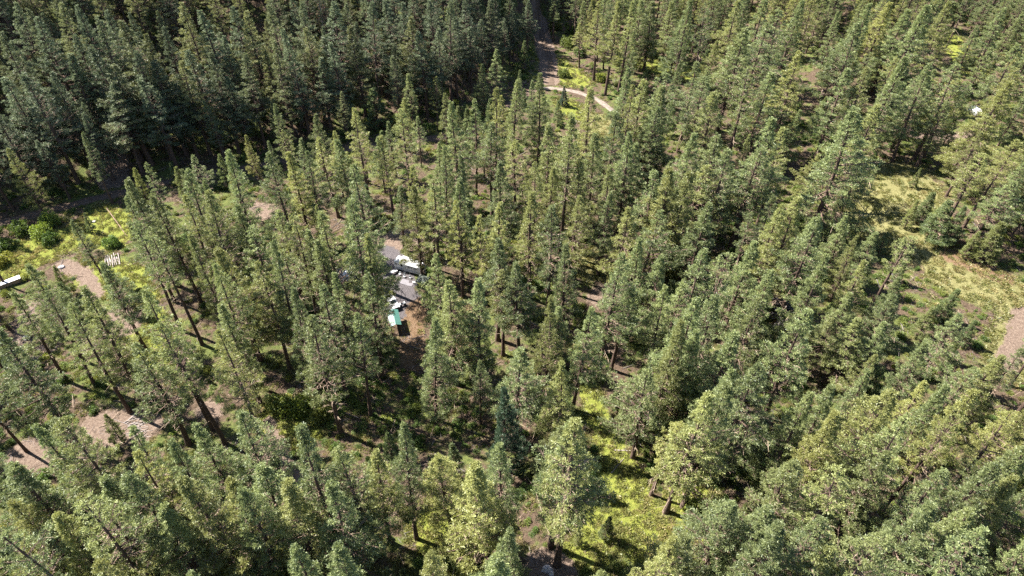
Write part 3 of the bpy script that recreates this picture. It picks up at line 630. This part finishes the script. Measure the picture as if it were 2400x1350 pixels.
# ------------------------------------------------------------------ masses: geometry nodes put the shared meshes on points
def scatter(name, protos, items, label):
    """items: (x, y, z, rx, ry, rz, sx, sy, sz, index)"""
    col = bpy.data.collections.new(name + '_sources')
    for k, p in enumerate(protos):
        o = bpy.data.objects.new(f'{name}_source_{k:02d}', PROTO[p]['whole']); col.objects.link(o)
    A = np.array(items, dtype=np.float32)
    me = bpy.data.meshes.new(name); me.vertices.add(len(A)); me.vertices.foreach_set('co', A[:, :3].ravel())
    for nm, sl in (('rot', A[:, 3:6]), ('scl', A[:, 6:9])):
        a = me.attributes.new(nm, 'FLOAT_VECTOR', 'POINT'); a.data.foreach_set('vector', np.ascontiguousarray(sl).ravel())
    a = me.attributes.new('idx', 'INT', 'POINT'); a.data.foreach_set('value', A[:, 9].astype(np.int32))
    o = link(name, me); tag(o, label, kind='stuff')
    ng = bpy.data.node_groups.new(name + '_nodes', 'GeometryNodeTree')
    ng.interface.new_socket('Geometry', in_out='INPUT', socket_type='NodeSocketGeometry'); ng.interface.new_socket('Geometry', in_out='OUTPUT', socket_type='NodeSocketGeometry')
    gi = ng.nodes.new('NodeGroupInput'); go = ng.nodes.new('NodeGroupOutput'); ip = ng.nodes.new('GeometryNodeInstanceOnPoints')
    ci = ng.nodes.new('GeometryNodeCollectionInfo'); ci.inputs['Collection'].default_value = col; ci.inputs['Separate Children'].default_value = True; ci.inputs['Reset Children'].default_value = True
    def na(nm, ty):
        x = ng.nodes.new('GeometryNodeInputNamedAttribute'); x.data_type = ty; x.inputs[0].default_value = nm; return x.outputs[0]
    ng.links.new(gi.outputs[0], ip.inputs['Points']); ng.links.new(ci.outputs[0], ip.inputs['Instance']); ip.inputs['Pick Instance'].default_value = True
    ng.links.new(na('idx', 'INT'), ip.inputs['Instance Index'])
    e2r = ng.nodes.new('FunctionNodeEulerToRotation'); ng.links.new(na('rot', 'FLOAT_VECTOR'), e2r.inputs[0]); ng.links.new(e2r.outputs[0], ip.inputs['Rotation'])
    ng.links.new(na('scl', 'FLOAT_VECTOR'), ip.inputs['Scale']); ng.links.new(ip.outputs[0], go.inputs[0])
    md = o.modifiers.new('scatter', 'NODES'); md.node_group = ng; return o
PN = [k for k in PROTO if k[:4] in ('slen', 'shad', 'full', 'spar', 'youn')]
items = []
for t in REST:
    p = PROTO[t['proto']]; sh = t['h'] / p['H']; sw = t['wk'] * (0.5 * sh + 0.5 if p['H'] > 20 else sh)
    items.append((t['x'], t['y'], t['z'] - 0.1, rr.gauss(0, 0.012), rr.gauss(0, 0.012), t['rz'], sw, sw, sh, PN.index(t['proto'])))
scatter('pine_forest', PN, items, 'rest of the dense pine forest between and behind the nearer trees')

# undergrowth and grass
SH = ['shrub0', 'shrub1', 'shrub2', 'brightshrub0', 'brightshrub1', 'brightshrub2']
def regw(kinds, x, y):
    m_ = np.zeros(len(x))
    for k, P, r, o in REGW:
        if k in kinds: m_ = np.maximum(m_, 1 - seg_dist(x, y, P) / (1.3 * r))
    return m_
def roadn(x, y):
    m_ = np.full(len(x), 1e9)
    for _, P, wd, _m in ROADW: m_ = np.minimum(m_, seg_dist(x, y, P) - wd / 2)
    return m_
def pn(x, y, s=0.05):
    return 0.5 + 0.25 * (np.sin(x * s * 1.7 + 2.1 * np.sin(y * s)) + np.sin(y * s * 1.9 + 1.7 * np.sin(x * s * 1.3)))
def cand(n, ymax):
    y = rng.uniform(25, ymax, n); x = rng.uniform(-1, 1, n) * (0.8 * np.hypot(y, 110) + 15); return x, y
x, y = cand(34000, 330); lw = regw(('lush',), x, y); bare = regw(('dirt', 'gravel', 'orange', 'straw'), x, y)
ok = (bare < 0.15) & (roadn(x, y) > 0.8) & ((lw < 0.3) | (rng.random(len(x)) > 0.8)) & (rng.random(len(x)) < 0.15 + 0.85 * np.maximum(0, (pn(x, y) - 0.35) * 1.6))
x, y, lw = x[ok], y[ok], lw[ok]; n = len(x)
s_ = rng.uniform(0.3, 1.0, n) * np.where(rng.random(n) < 0.12, 1.4, 0.8) * np.where(lw > 0.3, 0.5, 1); br = rng.random(n) < (0.3 + 0.4 * (lw > 0))
scatter('undergrowth', SH, np.column_stack([x, y, terrain(x, y) - 0.05, np.zeros(n), np.zeros(n), rng.uniform(0, 6.28, n), s_, s_, s_ * rng.uniform(0.6, 1.1, n), 3 * br + rng.integers(0, 3, n)]), 'low green shrubs and saplings covering the forest floor'); print('undergrowth', n)
x, y = cand(70000, 300); a = regw(('lush', 'straw'), x, y)
ok = ((a > 0.05) | (rng.random(len(x)) < 0.3 * pn(x + 40, y, 0.08))) & (regw(('dirt', 'gravel'), x, y) < 0.25) & (roadn(x, y) > 0.3)
x, y = x[ok], y[ok]; n = len(x); s_ = rng.uniform(0.4, 1.2, n)
scatter('grass', ['grass0', 'grass1', 'grass2'], np.column_stack([x, y, terrain(x, y) - 0.03, np.zeros(n), np.zeros(n), rng.uniform(0, 6.28, n), s_ * 1.3, s_ * 1.3, s_ * 0.8, rng.integers(0, 3, n)]), 'tufts of dry and green grass in the clearings'); print('grass', n)

def make_litter(name, seed):
    rs = np.random.default_rng(seed); n = 9; a = np.column_stack([rs.uniform(-1.6, 1.6, (n, 2)), rs.uniform(0.03, 0.12, n)]); th = rs.uniform(0, 6.28, n) * 0.35 + rs.uniform(0, 6.28); l_ = rs.uniform(0.5, 1.8, n)
    l_[0] = 3.2; b = a + np.column_stack([np.cos(th) * l_, np.sin(th) * l_, rs.uniform(0, 0.2, n)]); w_ = np.full(n, 0.035); w_[0] = 0.085
    v, f = tubes(a, b, w_, w_ * 0.6, 5); PROTO[name] = dict(whole=np_mesh(name, v, f, [M['greytwig'] if seed % 2 else M['dead']]))
for k in range(4): make_litter(f'litter{k}', 150 + k)
x, y = cand(4200, 330); ok = (roadn(x, y) > 3.5) & (regw(('gravel', 'lush', 'straw'), x, y) < 0.1) & ~((np.hypot(x - LITW[4, 0], y - LITW[4, 1]) < 9)); x, y = x[ok], y[ok]; n = len(x); s_ = rng.uniform(0.5, 1.2, n)
scatter('forest_litter', [f'litter{k}' for k in range(4)], np.column_stack([x, y, terrain(x, y) - 0.02, np.zeros(n), np.zeros(n), rng.uniform(0, 6.28, n), s_, s_, s_, rng.integers(0, 4, n)]), 'fallen branches and dead poles lying about the forest floor')

# ------------------------------------------------------------------ single trees and bushes of other kinds
def at(px, py): return ground_at(px, py)
def single(name, proto, px, py, h, wk, label, cat, group=None, **kw):
    P = at(px, py); return plant(name, dict(x=P[0], y=P[1], z=P[2], h=h, wk=wk, proto=proto, rz=rr.uniform(0, 6.28), **kw), label, cat, group, ('crown', 'trunk') if 'shrub' not in proto else ('foliage', 'stems'))
single('fir_tree', 'fir', 1178, 1100, 27, 1.0, 'dark dense fir with a pointed top among paler pines below the centre', 'fir tree')
single('fir_tree', 'fir', 1318, 247, 8, 0.75, 'small dark fir beside the pale gravel road', 'fir tree')
single('dead_pine', 'snag', 768, 145, 27, 1.0, 'dead pine with pinkish brown needles near the top edge', 'dead tree')
single('leaning_pine', 'slender2', 1938, 115, 15, 0.75, 'thin young pine leaning to the right over deep shade near the top edge', 'pine tree', ly=0.32)
for (px, py, h, lab) in ((2045, 418, 5, 'tiny pine at the far edge of the straw coloured meadow'), (2138, 440, 7, 'small pine standing alone at the right of the straw coloured meadow'), (2120, 535, 10, 'small pine at the right edge of the narrow neck of the dry meadow'),
                      (2015, 455, 5, 'small bushy pine at the left edge of the straw coloured meadow'), (1350, 1275, 6, 'small pine at the lower left edge of the sunny glade'),
                      (286, 1035, 9, 'small pine standing in front of the bare earth clearing'), (218, 545, 7, 'small pale pine standing in the yellow green meadow'), (760, 1180, 9, 'small pine beside the lower end of the narrow dirt track')):
    single('young_pine', f'young{rr.randrange(3)}', px, py, h, 0.95, lab, 'pine tree', 'small pines in the clearings')
for (px, py, h, pr, lab) in ((20, 585, 4.5, 'bigshrub0', 'dark leafy bush at the left edge above the yellow green meadow'), (60, 545, 5, 'bigshrub0', 'dark round bush in shade above the yellow green meadow'),
        (95, 555, 5, 'bigshrub1', 'bright yellow green bush at the upper side of the meadow'), (125, 570, 4, 'bigshrub0', 'green bush in the middle of the yellow green meadow'), (125, 525, 5, 'bigshrub1', 'sunlit yellow green bush just below the shaded dirt road'),
        (8, 620, 4, 'bigshrub1', 'yellow green bush at the left edge beside the white roof'), (262, 580, 4, 'bigshrub0', 'low green bush between the meadow and the grey woodpile'),
        (1300, 70, 5, 'bigshrub0', 'leafy green bush right of the dirt track near the top edge'), (1325, 110, 6, 'bigshrub0', 'round green bush between dirt track and tall pine'), (1355, 130, 5, 'bigshrub0', 'dark green bush lowest of the bushes right of the dirt track'),
        (1345, 80, 5, 'bigshrub1', 'pale green bush right of the dirt track under the tall pine'), (1320, 182, 4, 'bigshrub0', 'dark bush just above the pale gravel road'), (1412, 190, 4, 'bigshrub1', 'bright green bush above the bend of the pale gravel road'),
        (700, 960, 5, 'bigshrub1', 'bright green bush beside the upper end of the narrow dirt track'), (745, 975, 5, 'bigshrub0', 'green bush right of the narrow dirt track in half shade'), (660, 950, 5, 'bigshrub0', 'dark bush above the narrow dirt track'),
        (1090, 1300, 5, 'bigshrub1', 'yellow green bush near the middle of the bottom edge'), (1760, 1110, 5, 'bigshrub0', 'deep green bush in the shade of the lower right pines'), (1640, 1200, 5, 'bigshrub1', 'bright bush at the right side of the sunny glade')):
    single('leafy_bush', pr, px, py, h, 1.0, lab, 'bush', 'leafy bushes by the clearings')
single('bare_bush', 'greyshrub', 1842, 745, 5, 1.3, 'grey leafless bush between two pines right of centre', 'bush')
single('bare_bush', 'greyshrub', 1862, 790, 7, 1.0, 'taller grey leafless bush just below the other grey bush', 'bush')

# ------------------------------------------------------------------ camp: trailer, truck, shelter and gear
def frame_from(p0, p1):
    a, b = at(*p0), at(*p1); d = b - a; return a, b, math.atan2(d[1], d[0])
# camper trailer; local x = length (front +x), y = width, near side is -y
a, b, rz = frame_from((925, 632), (983, 648))
LEN, WID = 8.4, 2.5
mid = (a + b) / 2; off = Vector((math.cos(rz), math.sin(rz), 0)) * 0.45 + Vector((-math.sin(rz), math.cos(rz), 0)) * WID / 2
tr = empty('camper_trailer', (mid[0] + off[0], mid[1] + off[1], mid[2]), rz, 'long white camper trailer with dark front window parked in the clearing', 'camper trailer')
hx = LEN / 2
prof = [(-hx, 0.65), (hx - 0.75, 0.65), (hx - 0.25, 0.8), (hx, 1.3), (hx - 0.05, 1.9), (hx - 0.35, 2.55), (hx - 0.8, 2.95), (hx - 1.5, 3.12), (-hx + 0.25, 3.12), (-hx, 2.95)]
MB().extrude(prof, -WID / 2, WID / 2).obj('body', M['white'], tr)
rf = MB(); rf.box((-0.35, 0, 3.15), (LEN - 1.6, WID - 0.12, 0.08), bev=0.03); roof = rf.obj('roof', M['roofwhite'], tr)
m_ = MB(); m_.box((-1.9, 0.1, 3.34), (0.95, 0.75, 0.28), bev=0.08); m_.obj('air_conditioner', M['dgrey'], tr)
for (x_, y_, s_) in ((-3.2, -0.3, 0.36), (1.2, 0.3, 0.4), (2.4, -0.45, 0.36), (0.2, 0.6, 0.25)):
    MB().box((x_, y_, 3.24), (s_, s_, 0.14), bev=0.03).obj('roof_vent', M['dgrey' if s_ < 0.37 else 'grey'], tr)
# dark front window follows the cap
s = MB(); fx = lambda x_, z_, y_: (x_ + 0.012, y_, z_ + 0.012)
s.add([fx(hx - 0.05, 1.9, -0.95), fx(hx - 0.05, 1.9, 0.95), fx(hx - 0.35, 2.55, 0.95), fx(hx - 0.35, 2.55, -0.95), fx(hx - 0.78, 2.94, -0.8), fx(hx - 0.78, 2.94, 0.8)], [(0, 1, 2, 3), (3, 2, 5, 4)]); s.obj('front_window', M['glass'], tr)
for (x_, w_, h_, z_) in ((-3.4, 0.5, 0.5, 2.3), (-1.9, 0.45, 0.6, 2.25), (0.6, 1.1, 0.55, 2.25), (2.2, 0.8, 0.55, 2.25)):
    fr = MB().box((x_, -WID / 2 - 0.012, z_), (w_ + 0.08, 0.03, h_ + 0.08)).obj('window', M['dgrey'], tr); MB().box((x_, -WID / 2 - 0.03, z_), (w_, 0.02, h_)).obj('pane', M['glass'], fr)
dr = MB().box((-1.0, -WID / 2 - 0.015, 1.75), (0.68, 0.035, 1.9), bev=0.01).obj('door', M['grey'], tr); MB().box((-0.75, -WID / 2 - 0.05, 1.7), (0.06, 0.05, 0.18)).obj('handle', M['black'], dr)
MB().box((0, -WID / 2 - 0.008, 1.25), (LEN - 1.0, 0.02, 0.22)).box((0, -WID / 2 - 0.008, 0.85), (LEN - 1.4, 0.02, 0.08)).obj('side_stripe', M['decal'], tr)
MB().tube((-3.3, -WID / 2 - 0.1, 2.98), (3.0, -WID / 2 - 0.1, 2.98), 0.075, mi=0).obj('awning_roll', M['grey'], tr)
sl = MB().box((-1.7, WID / 2 + 0.35, 1.9), (2.6, 0.7, 1.9), bev=0.05).obj('slide_out', M['white'], tr); MB().box((-1.7, WID / 2 + 0.35, 2.87), (2.66, 0.74, 0.03)).obj('slide_out_roof', M['roofwhite'], sl)
for y_ in (-1, 1):
    for x_ in (-0.5, 0.45):
        wh = MB().tube((x_, y_ * (WID / 2 - 0.2), 0.36), (x_, y_ * (WID / 2 + 0.02), 0.36), 0.36, n=16).obj('wheel', M['black'], tr); MB().tube((x_, y_ * (WID / 2), 0.36), (x_, y_ * (WID / 2 + 0.03), 0.36), 0.19, n=12).obj('rim', M['steel'], wh)
MB().box((0, 0, 0.58), (LEN - 0.6, 1.7, 0.14)).tube((hx - 0.8, -0.7, 0.52), (hx + 1.0, 0, 0.5), 0.06).tube((hx - 0.8, 0.7, 0.52), (hx + 1.0, 0, 0.5), 0.06).tube((hx + 0.95, 0, 0.0), (hx + 0.95, 0, 0.75), 0.05).obj('chassis', M['black'], tr)
for y_ in (-0.2, 0.2): MB().tube((hx + 0.35, y_, 0.55), (hx + 0.35, y_, 1.05), 0.16, n=12).obj('gas_bottle', M['white'], tr)
for k in range(3): MB().box((-1.0, -WID / 2 - 0.15 - 0.22 * k, 0.62 - 0.2 * k), (0.62, 0.22, 0.04)).obj('step', M['steel'], tr)
def local(o, x_, y_, z_=0.0):
    c, s_ = math.cos(o.rotation_euler.z), math.sin(o.rotation_euler.z); X_, Y_ = o.location.x + c * x_ - s_ * y_, o.location.y + s_ * x_ + c * y_; return (X_, Y_, float(terrain(X_, Y_)) + z_)
# folding table left of the trailer, mat, chairs, canopy, grill
P = local(tr, -3.7, -2.6); tb = empty('folding_table', P, rz + 1.0, 'white folding table at the rear corner of the white camper trailer', 'table')
MB().box((0, 0, 0.76), (2.0, 0.85, 0.05), bev=0.02).obj('table_top', M['white'], tb)
for x_ in (-0.85, 0.85):
    for y_ in (-0.32, 0.32): MB().tube((x_, y_, 0), (x_, y_, 0.74), 0.025).obj('leg', M['steel'], tb)
P = local(tr, 1.3, -4.6, 0.07); mt = MB().box((0, 0, 0), (3.6, 1.9, 0.03)).obj('ground_mat', [M['mat']]); mt.location = P; mt.rotation_euler = (0, 0, rz); tag(mt, 'pale rectangular mat on the gravel in front of the camper trailer', 'mat')
for k, (x_, y_, lab) in enumerate(((-1.9, -2.6, 'grey folding camp chair nearest the white folding table'), (-0.3, -3.0, 'grey folding camp chair beside the camper trailer steps'), (1.4, -2.8, 'grey folding camp chair nearest the pale ground mat'))):
    P = local(tr, x_, y_); ch = empty('camp_chair', P, rz + 0.5 * k, lab, 'chair', 'camp chairs beside the trailer')
    MB().box((0, 0, 0.42), (0.5, 0.5, 0.04)).obj('seat', M['grey'], ch); MB().box((0, 0.25, 0.72), (0.5, 0.04, 0.55)).obj('backrest', M['grey'], ch)
    for u in (-0.23, 0.23):
        for v_ in (-0.22, 0.22): MB().tube((u, v_, 0), (u, v_, 0.42), 0.015).obj('leg', M['steel'], ch)
P0 = at(992, 668); cn = empty('canopy', P0, rz, 'grey green pop-up canopy at the front corner of the camper trailer', 'canopy')
cv = MB(); cv.add([(-1.5, -1.5, 2.1), (1.5, -1.5, 2.1), (1.5, 1.5, 2.1), (-1.5, 1.5, 2.1), (0, 0, 3.0), (-1.5, -1.5, 1.85), (1.5, -1.5, 1.85), (1.5, 1.5, 1.85), (-1.5, 1.5, 1.85)],
       [(0, 1, 4), (1, 2, 4), (2, 3, 4), (3, 0, 4), (5, 6, 1, 0), (6, 7, 2, 1), (7, 8, 3, 2), (8, 5, 0, 3)]); cv.obj('canopy_cloth', M['canvas'], cn)
for x_ in (-1.47, 1.47):
    for y_ in (-1.47, 1.47): MB().tube((x_, y_, -0.1), (x_, y_, 2.1), 0.025).obj('leg', M['steel'], cn)
P = at(977, 672); gr = empty('grill', P, rz, 'black barbecue grill in front of the grey green canopy', 'grill')
MB().box((0, 0, 0.8), (1.1, 0.55, 0.22), bev=0.04).obj('firebox', M['black'], gr); MB().box((0, 0, 1.02), (0.8, 0.5, 0.2), bev=0.09).obj('lid', M['black'], gr)
for x_ in (-0.45, 0.45):
    for y_ in (-0.2, 0.2): MB().tube((x_, y_, 0), (x_, y_, 0.7), 0.03).obj('leg', M['black'], gr)
P = at(971, 664); cl = empty('cool_box', P, rz + 0.2, 'white cool box on the ground left of the canopy', 'cooler'); MB().box((0, 0, 0.22), (0.8, 0.45, 0.42), bev=0.04).obj('box', M['white'], cl); MB().box((0, 0, 0.47), (0.82, 0.47, 0.07), bev=0.02).obj('lid', M['roofwhite'], cl)

# pickup truck, nose towards the camera and right (+x = front)
def pickup(px0, px1, label):
    a, b, rz = frame_from(px0, px1); m0 = (a + b) / 2; t = empty('pickup_truck', (m0[0], m0[1], m0[2]), rz, label, 'pickup truck')
    W = 1.9
    MB().extrude([(-2.8, 0.45), (2.7, 0.45), (2.8, 0.6), (2.78, 1.02), (2.6, 1.12), (1.1, 1.2), (-2.8, 1.2)], -W / 2, W / 2).obj('body', M['white'], t)
    MB().extrude([(-1.05, 1.203), (1.15, 1.203), (0.45, 1.82), (-0.9, 1.85)], -W / 2 + 0.12, W / 2 - 0.12).obj('cab', M['white'], t)
    s = MB(); s.add([(1.13, -0.72, 1.25), (1.13, 0.72, 1.25), (0.5, 0.66, 1.80), (0.5, -0.66, 1.80)], [(0, 1, 2, 3)])
    for v in range(4): s.v[v] = (s.v[v][0] + 0.03, s.v[v][1], s.v[v][2] + 0.02)
    s.obj('windscreen', M['glass'], t)
    for y_ in (-1, 1): MB().box((-0.0, y_ * (W / 2 - 0.115), 1.5), (1.2, 0.02, 0.36)).obj('side_window', M['glass'], t)
    MB().box((-1.95, 0, 1.205), (1.6, 1.55, 0.02)).obj('bed_floor', M['dgrey'], t)
    MB().box((2.82, 0, 0.78), (0.06, 1.5, 0.4)).obj('grille', M['black'], t); MB().box((2.9, 0, 0.5), (0.2, 1.9, 0.22), bev=0.05).obj('bumper', M['black'], t)
    for y_ in (-0.78, 0.78): MB().box((2.83, y_, 0.92), (0.08, 0.28, 0.16)).obj('headlight', M['steel'], t)
    for x_ in (-1.75, 1.75):
        for y_ in (-1, 1):
            wh = MB().tube((x_, y_ * 0.78, 0.4), (x_, y_ * 1.0, 0.4), 0.4, n=16).obj('wheel', M['black'], t); MB().tube((x_, y_ * 0.99, 0.4), (x_, y_ * 1.015, 0.4), 0.22, n=10).obj('rim', M['steel'], wh)
    return t
pickup((911, 698), (930, 727), 'white pickup truck with black front parked above the teal roofed shelter')
# quad bike
P = at(943, 716); qd = empty('quad_bike', P, 0.5, 'small white quad bike parked right of the white pickup truck', 'quad bike')
MB().box((0, 0, 0.62), (1.5, 0.45, 0.25), bev=0.08).box((0.6, 0, 0.8), (0.5, 0.8, 0.08), bev=0.03).box((-0.6, 0, 0.8), (0.5, 0.8, 0.08), bev=0.03).obj('body', M['white'], qd)
MB().box((-0.15, 0, 0.86), (0.6, 0.3, 0.12), bev=0.05).obj('seat', M['black'], qd); MB().tube((0.35, -0.38, 1.05), (0.35, 0.38, 1.05), 0.025).tube((0.35, 0, 0.7), (0.35, 0, 1.05), 0.03).obj('handlebar', M['black'], qd)
for x_ in (-0.6, 0.6):
    for y_ in (-1, 1): MB().tube((x_, y_ * 0.35, 0.3), (x_, y_ * 0.58, 0.3), 0.3, n=14).obj('wheel', M['black'], qd)
# teal roofed shelter: gable roof, ridge along +y local
a, b, rz2 = frame_from((931, 782), (922, 742)); m0 = (a + b) / 2
sh = empty('roofed_shelter', (m0[0], m0[1], m0[2]), rz2 - math.pi / 2, 'open shelter with a teal metal roof below the pickup truck', 'shelter')
HL = 2.8
def slope(y0, y1, x0, z0, x1, z1, m_, name, th=0.05):
    MB().add([(x0, y0, z0), (x1, y0, z1), (x1, y1, z1), (x0, y1, z0), (x0, y0, z0 - th), (x1, y0, z1 - th), (x1, y1, z1 - th), (x0, y1, z0 - th)],
             [(0, 1, 2, 3), (7, 6, 5, 4), (0, 4, 5, 1), (1, 5, 6, 2), (2, 6, 7, 3), (3, 7, 4, 0)]).obj(name, m_, sh)
nP = 7
for k in range(nP):
    y0 = -HL + 2 * HL * k / nP; y1 = y0 + 2 * HL / nP - 0.02
    slope(y0, y1, 0.02, 3.0, 1.35, 2.55, M['teal'], 'roof_panel'); slope(y0, y1, -1.35, 2.55, -0.02, 3.0, M['roofglare'] if k < 5 else M['teal'], 'roof_panel')
MB().box((0, 0, 3.02), (0.28, 2 * HL, 0.05)).obj('ridge_cap', M['teal'], sh)
for x_ in (-1.2, 1.2):
    for y_ in (-2.6, 0, 2.6): MB().box((x_, y_, 1.15), (0.12, 0.12, 2.6)).obj('post', M['wood'], sh)
MB().box((-1.2, 0, 2.42), (0.1, 5.4, 0.14)).box((1.2, 0, 2.42), (0.1, 5.4, 0.14)).obj('beam', M['wood'], sh)
# second, half hidden camper
def small_trailer(px0, px1, L_, label, w_=2.3, h_=2.7):
    a, b, rz = frame_from(px0, px1); m0 = (a + b) / 2; t = empty('small_camper', (m0[0], m0[1], m0[2]), rz, label, 'camper trailer'); hx = L_ / 2
    MB().extrude([(-hx, 0.55), (hx - 0.3, 0.55), (hx, 1.0), (hx - 0.1, 1.9), (hx - 0.6, h_ - 0.1), (-hx + 0.5, h_), (-hx, h_ - 0.4)], -w_ / 2, w_ / 2).obj('body', M['white'], t)
    MB().box((-0.1, 0, h_ - 0.02), (L_ - 1.4, w_ - 0.1, 0.07), bev=0.02).obj('roof', M['roofwhite'], t)
    MB().box((0.2, 0, h_ + 0.14), (0.8, 0.65, 0.24), bev=0.06).obj('air_conditioner', M['grey'], t); MB().box((-1.3, 0.2, h_ + 0.06), (0.36, 0.36, 0.12)).obj('roof_vent', M['dgrey'], t)
    for y_ in (-1, 1):
        MB().box((-0.9, y_ * (w_ / 2 + 0.01), 1.8), (0.9, 0.03, 0.5)).obj('window', M['glass'], t)
        MB().tube((-0.3, y_ * (w_ / 2 - 0.15), 0.34), (-0.3, y_ * (w_ / 2 + 0.03), 0.34), 0.34, n=14).obj('wheel', M['black'], t)
    MB().box((-1.9 if L_ > 5 else 1.0, -w_ / 2 - 0.012, 1.5), (0.6, 0.03, 1.7)).obj('door', M['grey'], t)
    MB().tube((hx - 0.3, 0, 0.5), (hx + 0.9, 0, 0.48), 0.06).obj('hitch', M['black'], t); return t
small_trailer((816, 660), (835, 640), 4.6, 'pale small camper half hidden by pines left of the large camper trailer')
small_trailer((2274, 262), (2288, 272), 4.6, 'white vehicle roof half hidden by pines near the right edge', 2.0, 2.3)
# long low shed with a white roof
a, b, rz = frame_from((-40, 690), (53, 657)); m0 = (a + b) / 2; lg = float(np.linalg.norm(b - a))
sd = empty('low_shed', (m0[0], m0[1], m0[2]), rz, 'long low shed with a white metal roof at the left edge', 'shed')
MB().box((0, 0, 0.55), (lg - 0.3, 1.3, 1.3)).obj('wall', M['wood'], sd)
for k in range(int(lg / 1.0)):
    MB().box((-lg / 2 + 0.5 + k * 1.0, 0, 1.23), (0.985, 1.6, 0.05)).obj('roof_sheet', M['roofwhite'], sd)
# logs
def log_pile(name, px, py, n, ln, r, m_, label, cat, spread, rz0, jitter):
    P = at(px, py); o = empty(name, P, rz0, label, cat)
    for k in range(n):
        y_ = (k - n / 2) * spread + rr.uniform(-0.1, 0.1); l_ = ln * rr.uniform(0.6, 1.1); q_ = rr.uniform(-jitter, jitter); x_ = rr.uniform(-0.5, 0.5); z_ = r + (0.0 if k % 3 else 1.6 * r)
        gx, gy = P[0], P[1]
        MB().tube((x_ - math.cos(q_) * l_ / 2, y_ - math.sin(q_) * l_ / 2, z_), (x_ + math.cos(q_) * l_ / 2, y_ + math.sin(q_) * l_ / 2, z_ + rr.uniform(-0.05, 0.15)), r * rr.uniform(0.7, 1.2), r * 0.6, n=7).obj('log', m_, o)
log_pile('log_stack', 265, 612, 13, 5.6, 0.16, M['barkgrey'], 'stack of pale grey weathered logs beside the green meadow', 'log pile', 0.28, R(-60), 0.1)
log_pile('slash_pile', 318, 985, 12, 5.0, 0.10, M['barkgrey'], 'loose grey poles lying on the bare earth clearing at lower left', 'log pile', 0.42, R(35), 0.7)
log_pile('slash_pile', 325, 1012, 9, 5.0, 0.09, M['barkgrey'], 'second spread of thin grey poles lower in the bare earth clearing', 'log pile', 0.5, R(20), 0.8)
def fallen(px0, px1, r, m_, label):
    a, b = at(*px0), at(*px1); o = empty('fallen_log', a, 0, label, 'log'); d = b - a
    MB().tube((0, 0, r * 0.7), (d[0], d[1], d[2] + r * 0.7), r, r * 0.55, n=8).obj('log', m_, o)
    for k in range(6):
        t = 0.25 + 0.1 * k; q_ = rr.uniform(0, 6.28); MB().tube((d[0] * t, d[1] * t, d[2] * t + r), (d[0] * t + math.cos(q_) * 0.8, d[1] * t + math.sin(q_) * 0.8, d[2] * t + r + 0.5), 0.04, 0.015, n=4).obj('branch', m_, o)
fallen((250, 488), (297, 553), 0.17, M['redlog'], 'long reddish fallen log at the right end of the yellow green meadow')
fallen((1440, 1056), (1478, 1057), 0.16, M['barkgrey'], 'short fallen grey trunk at the upper end of the sunny glade')
fallen((1432, 1110), (1462, 1075), 0.10, M['barkgrey'], 'thin fallen pole slanting across the upper end of the sunny glade')
fallen((1285, 672), (1310, 700), 0.2, M['bark'], 'dark fallen trunk on bare ground in the middle of the forest')
def rock(px, py, s, label, group=None):
    P = at(px, py); rs = np.random.default_rng(int(px)); me = MB(); n1, n2 = 9, 6; vs = []
    for i_ in range(n2 + 1):
        for j in range(n1):
            th = math.pi * i_ / n2; ph = 2 * math.pi * j / n1; r = s * rs.uniform(0.78, 1.15); vs.append((r * math.sin(th) * math.cos(ph), 0.8 * r * math.sin(th) * math.sin(ph), 0.6 * r * math.cos(th)))
    fs = [(i_ * n1 + j, (i_ + 1) * n1 + j, (i_ + 1) * n1 + (j + 1) % n1, i_ * n1 + (j + 1) % n1) for i_ in range(n2) for j in range(n1)]
    o = me.add(vs, fs).obj('boulder', M['rock']); o.location = (P[0], P[1], P[2] + 0.15 * s); tag(o, label, 'boulder', group)
rock(1283, 1336, 1.0, 'pale grey boulder on bare earth at the bottom edge'); rock(1292, 1345, 0.6, 'smaller grey boulder touching the bottom edge beside the larger one')
rock(65, 792, 1.1, 'pale boulder in the bare patch between the pines at the left edge'); rock(144, 627, 0.9, 'white boulder on stony ground below the yellow green meadow')
rock(221, 520, 0.01 + 0.6, 'small pale stone in the yellow green meadow')
print('objects', len(bpy.data.objects), 'rest', len(REST), 'crown tris', [p.get('tris') for p in PROTO.values()][:6])
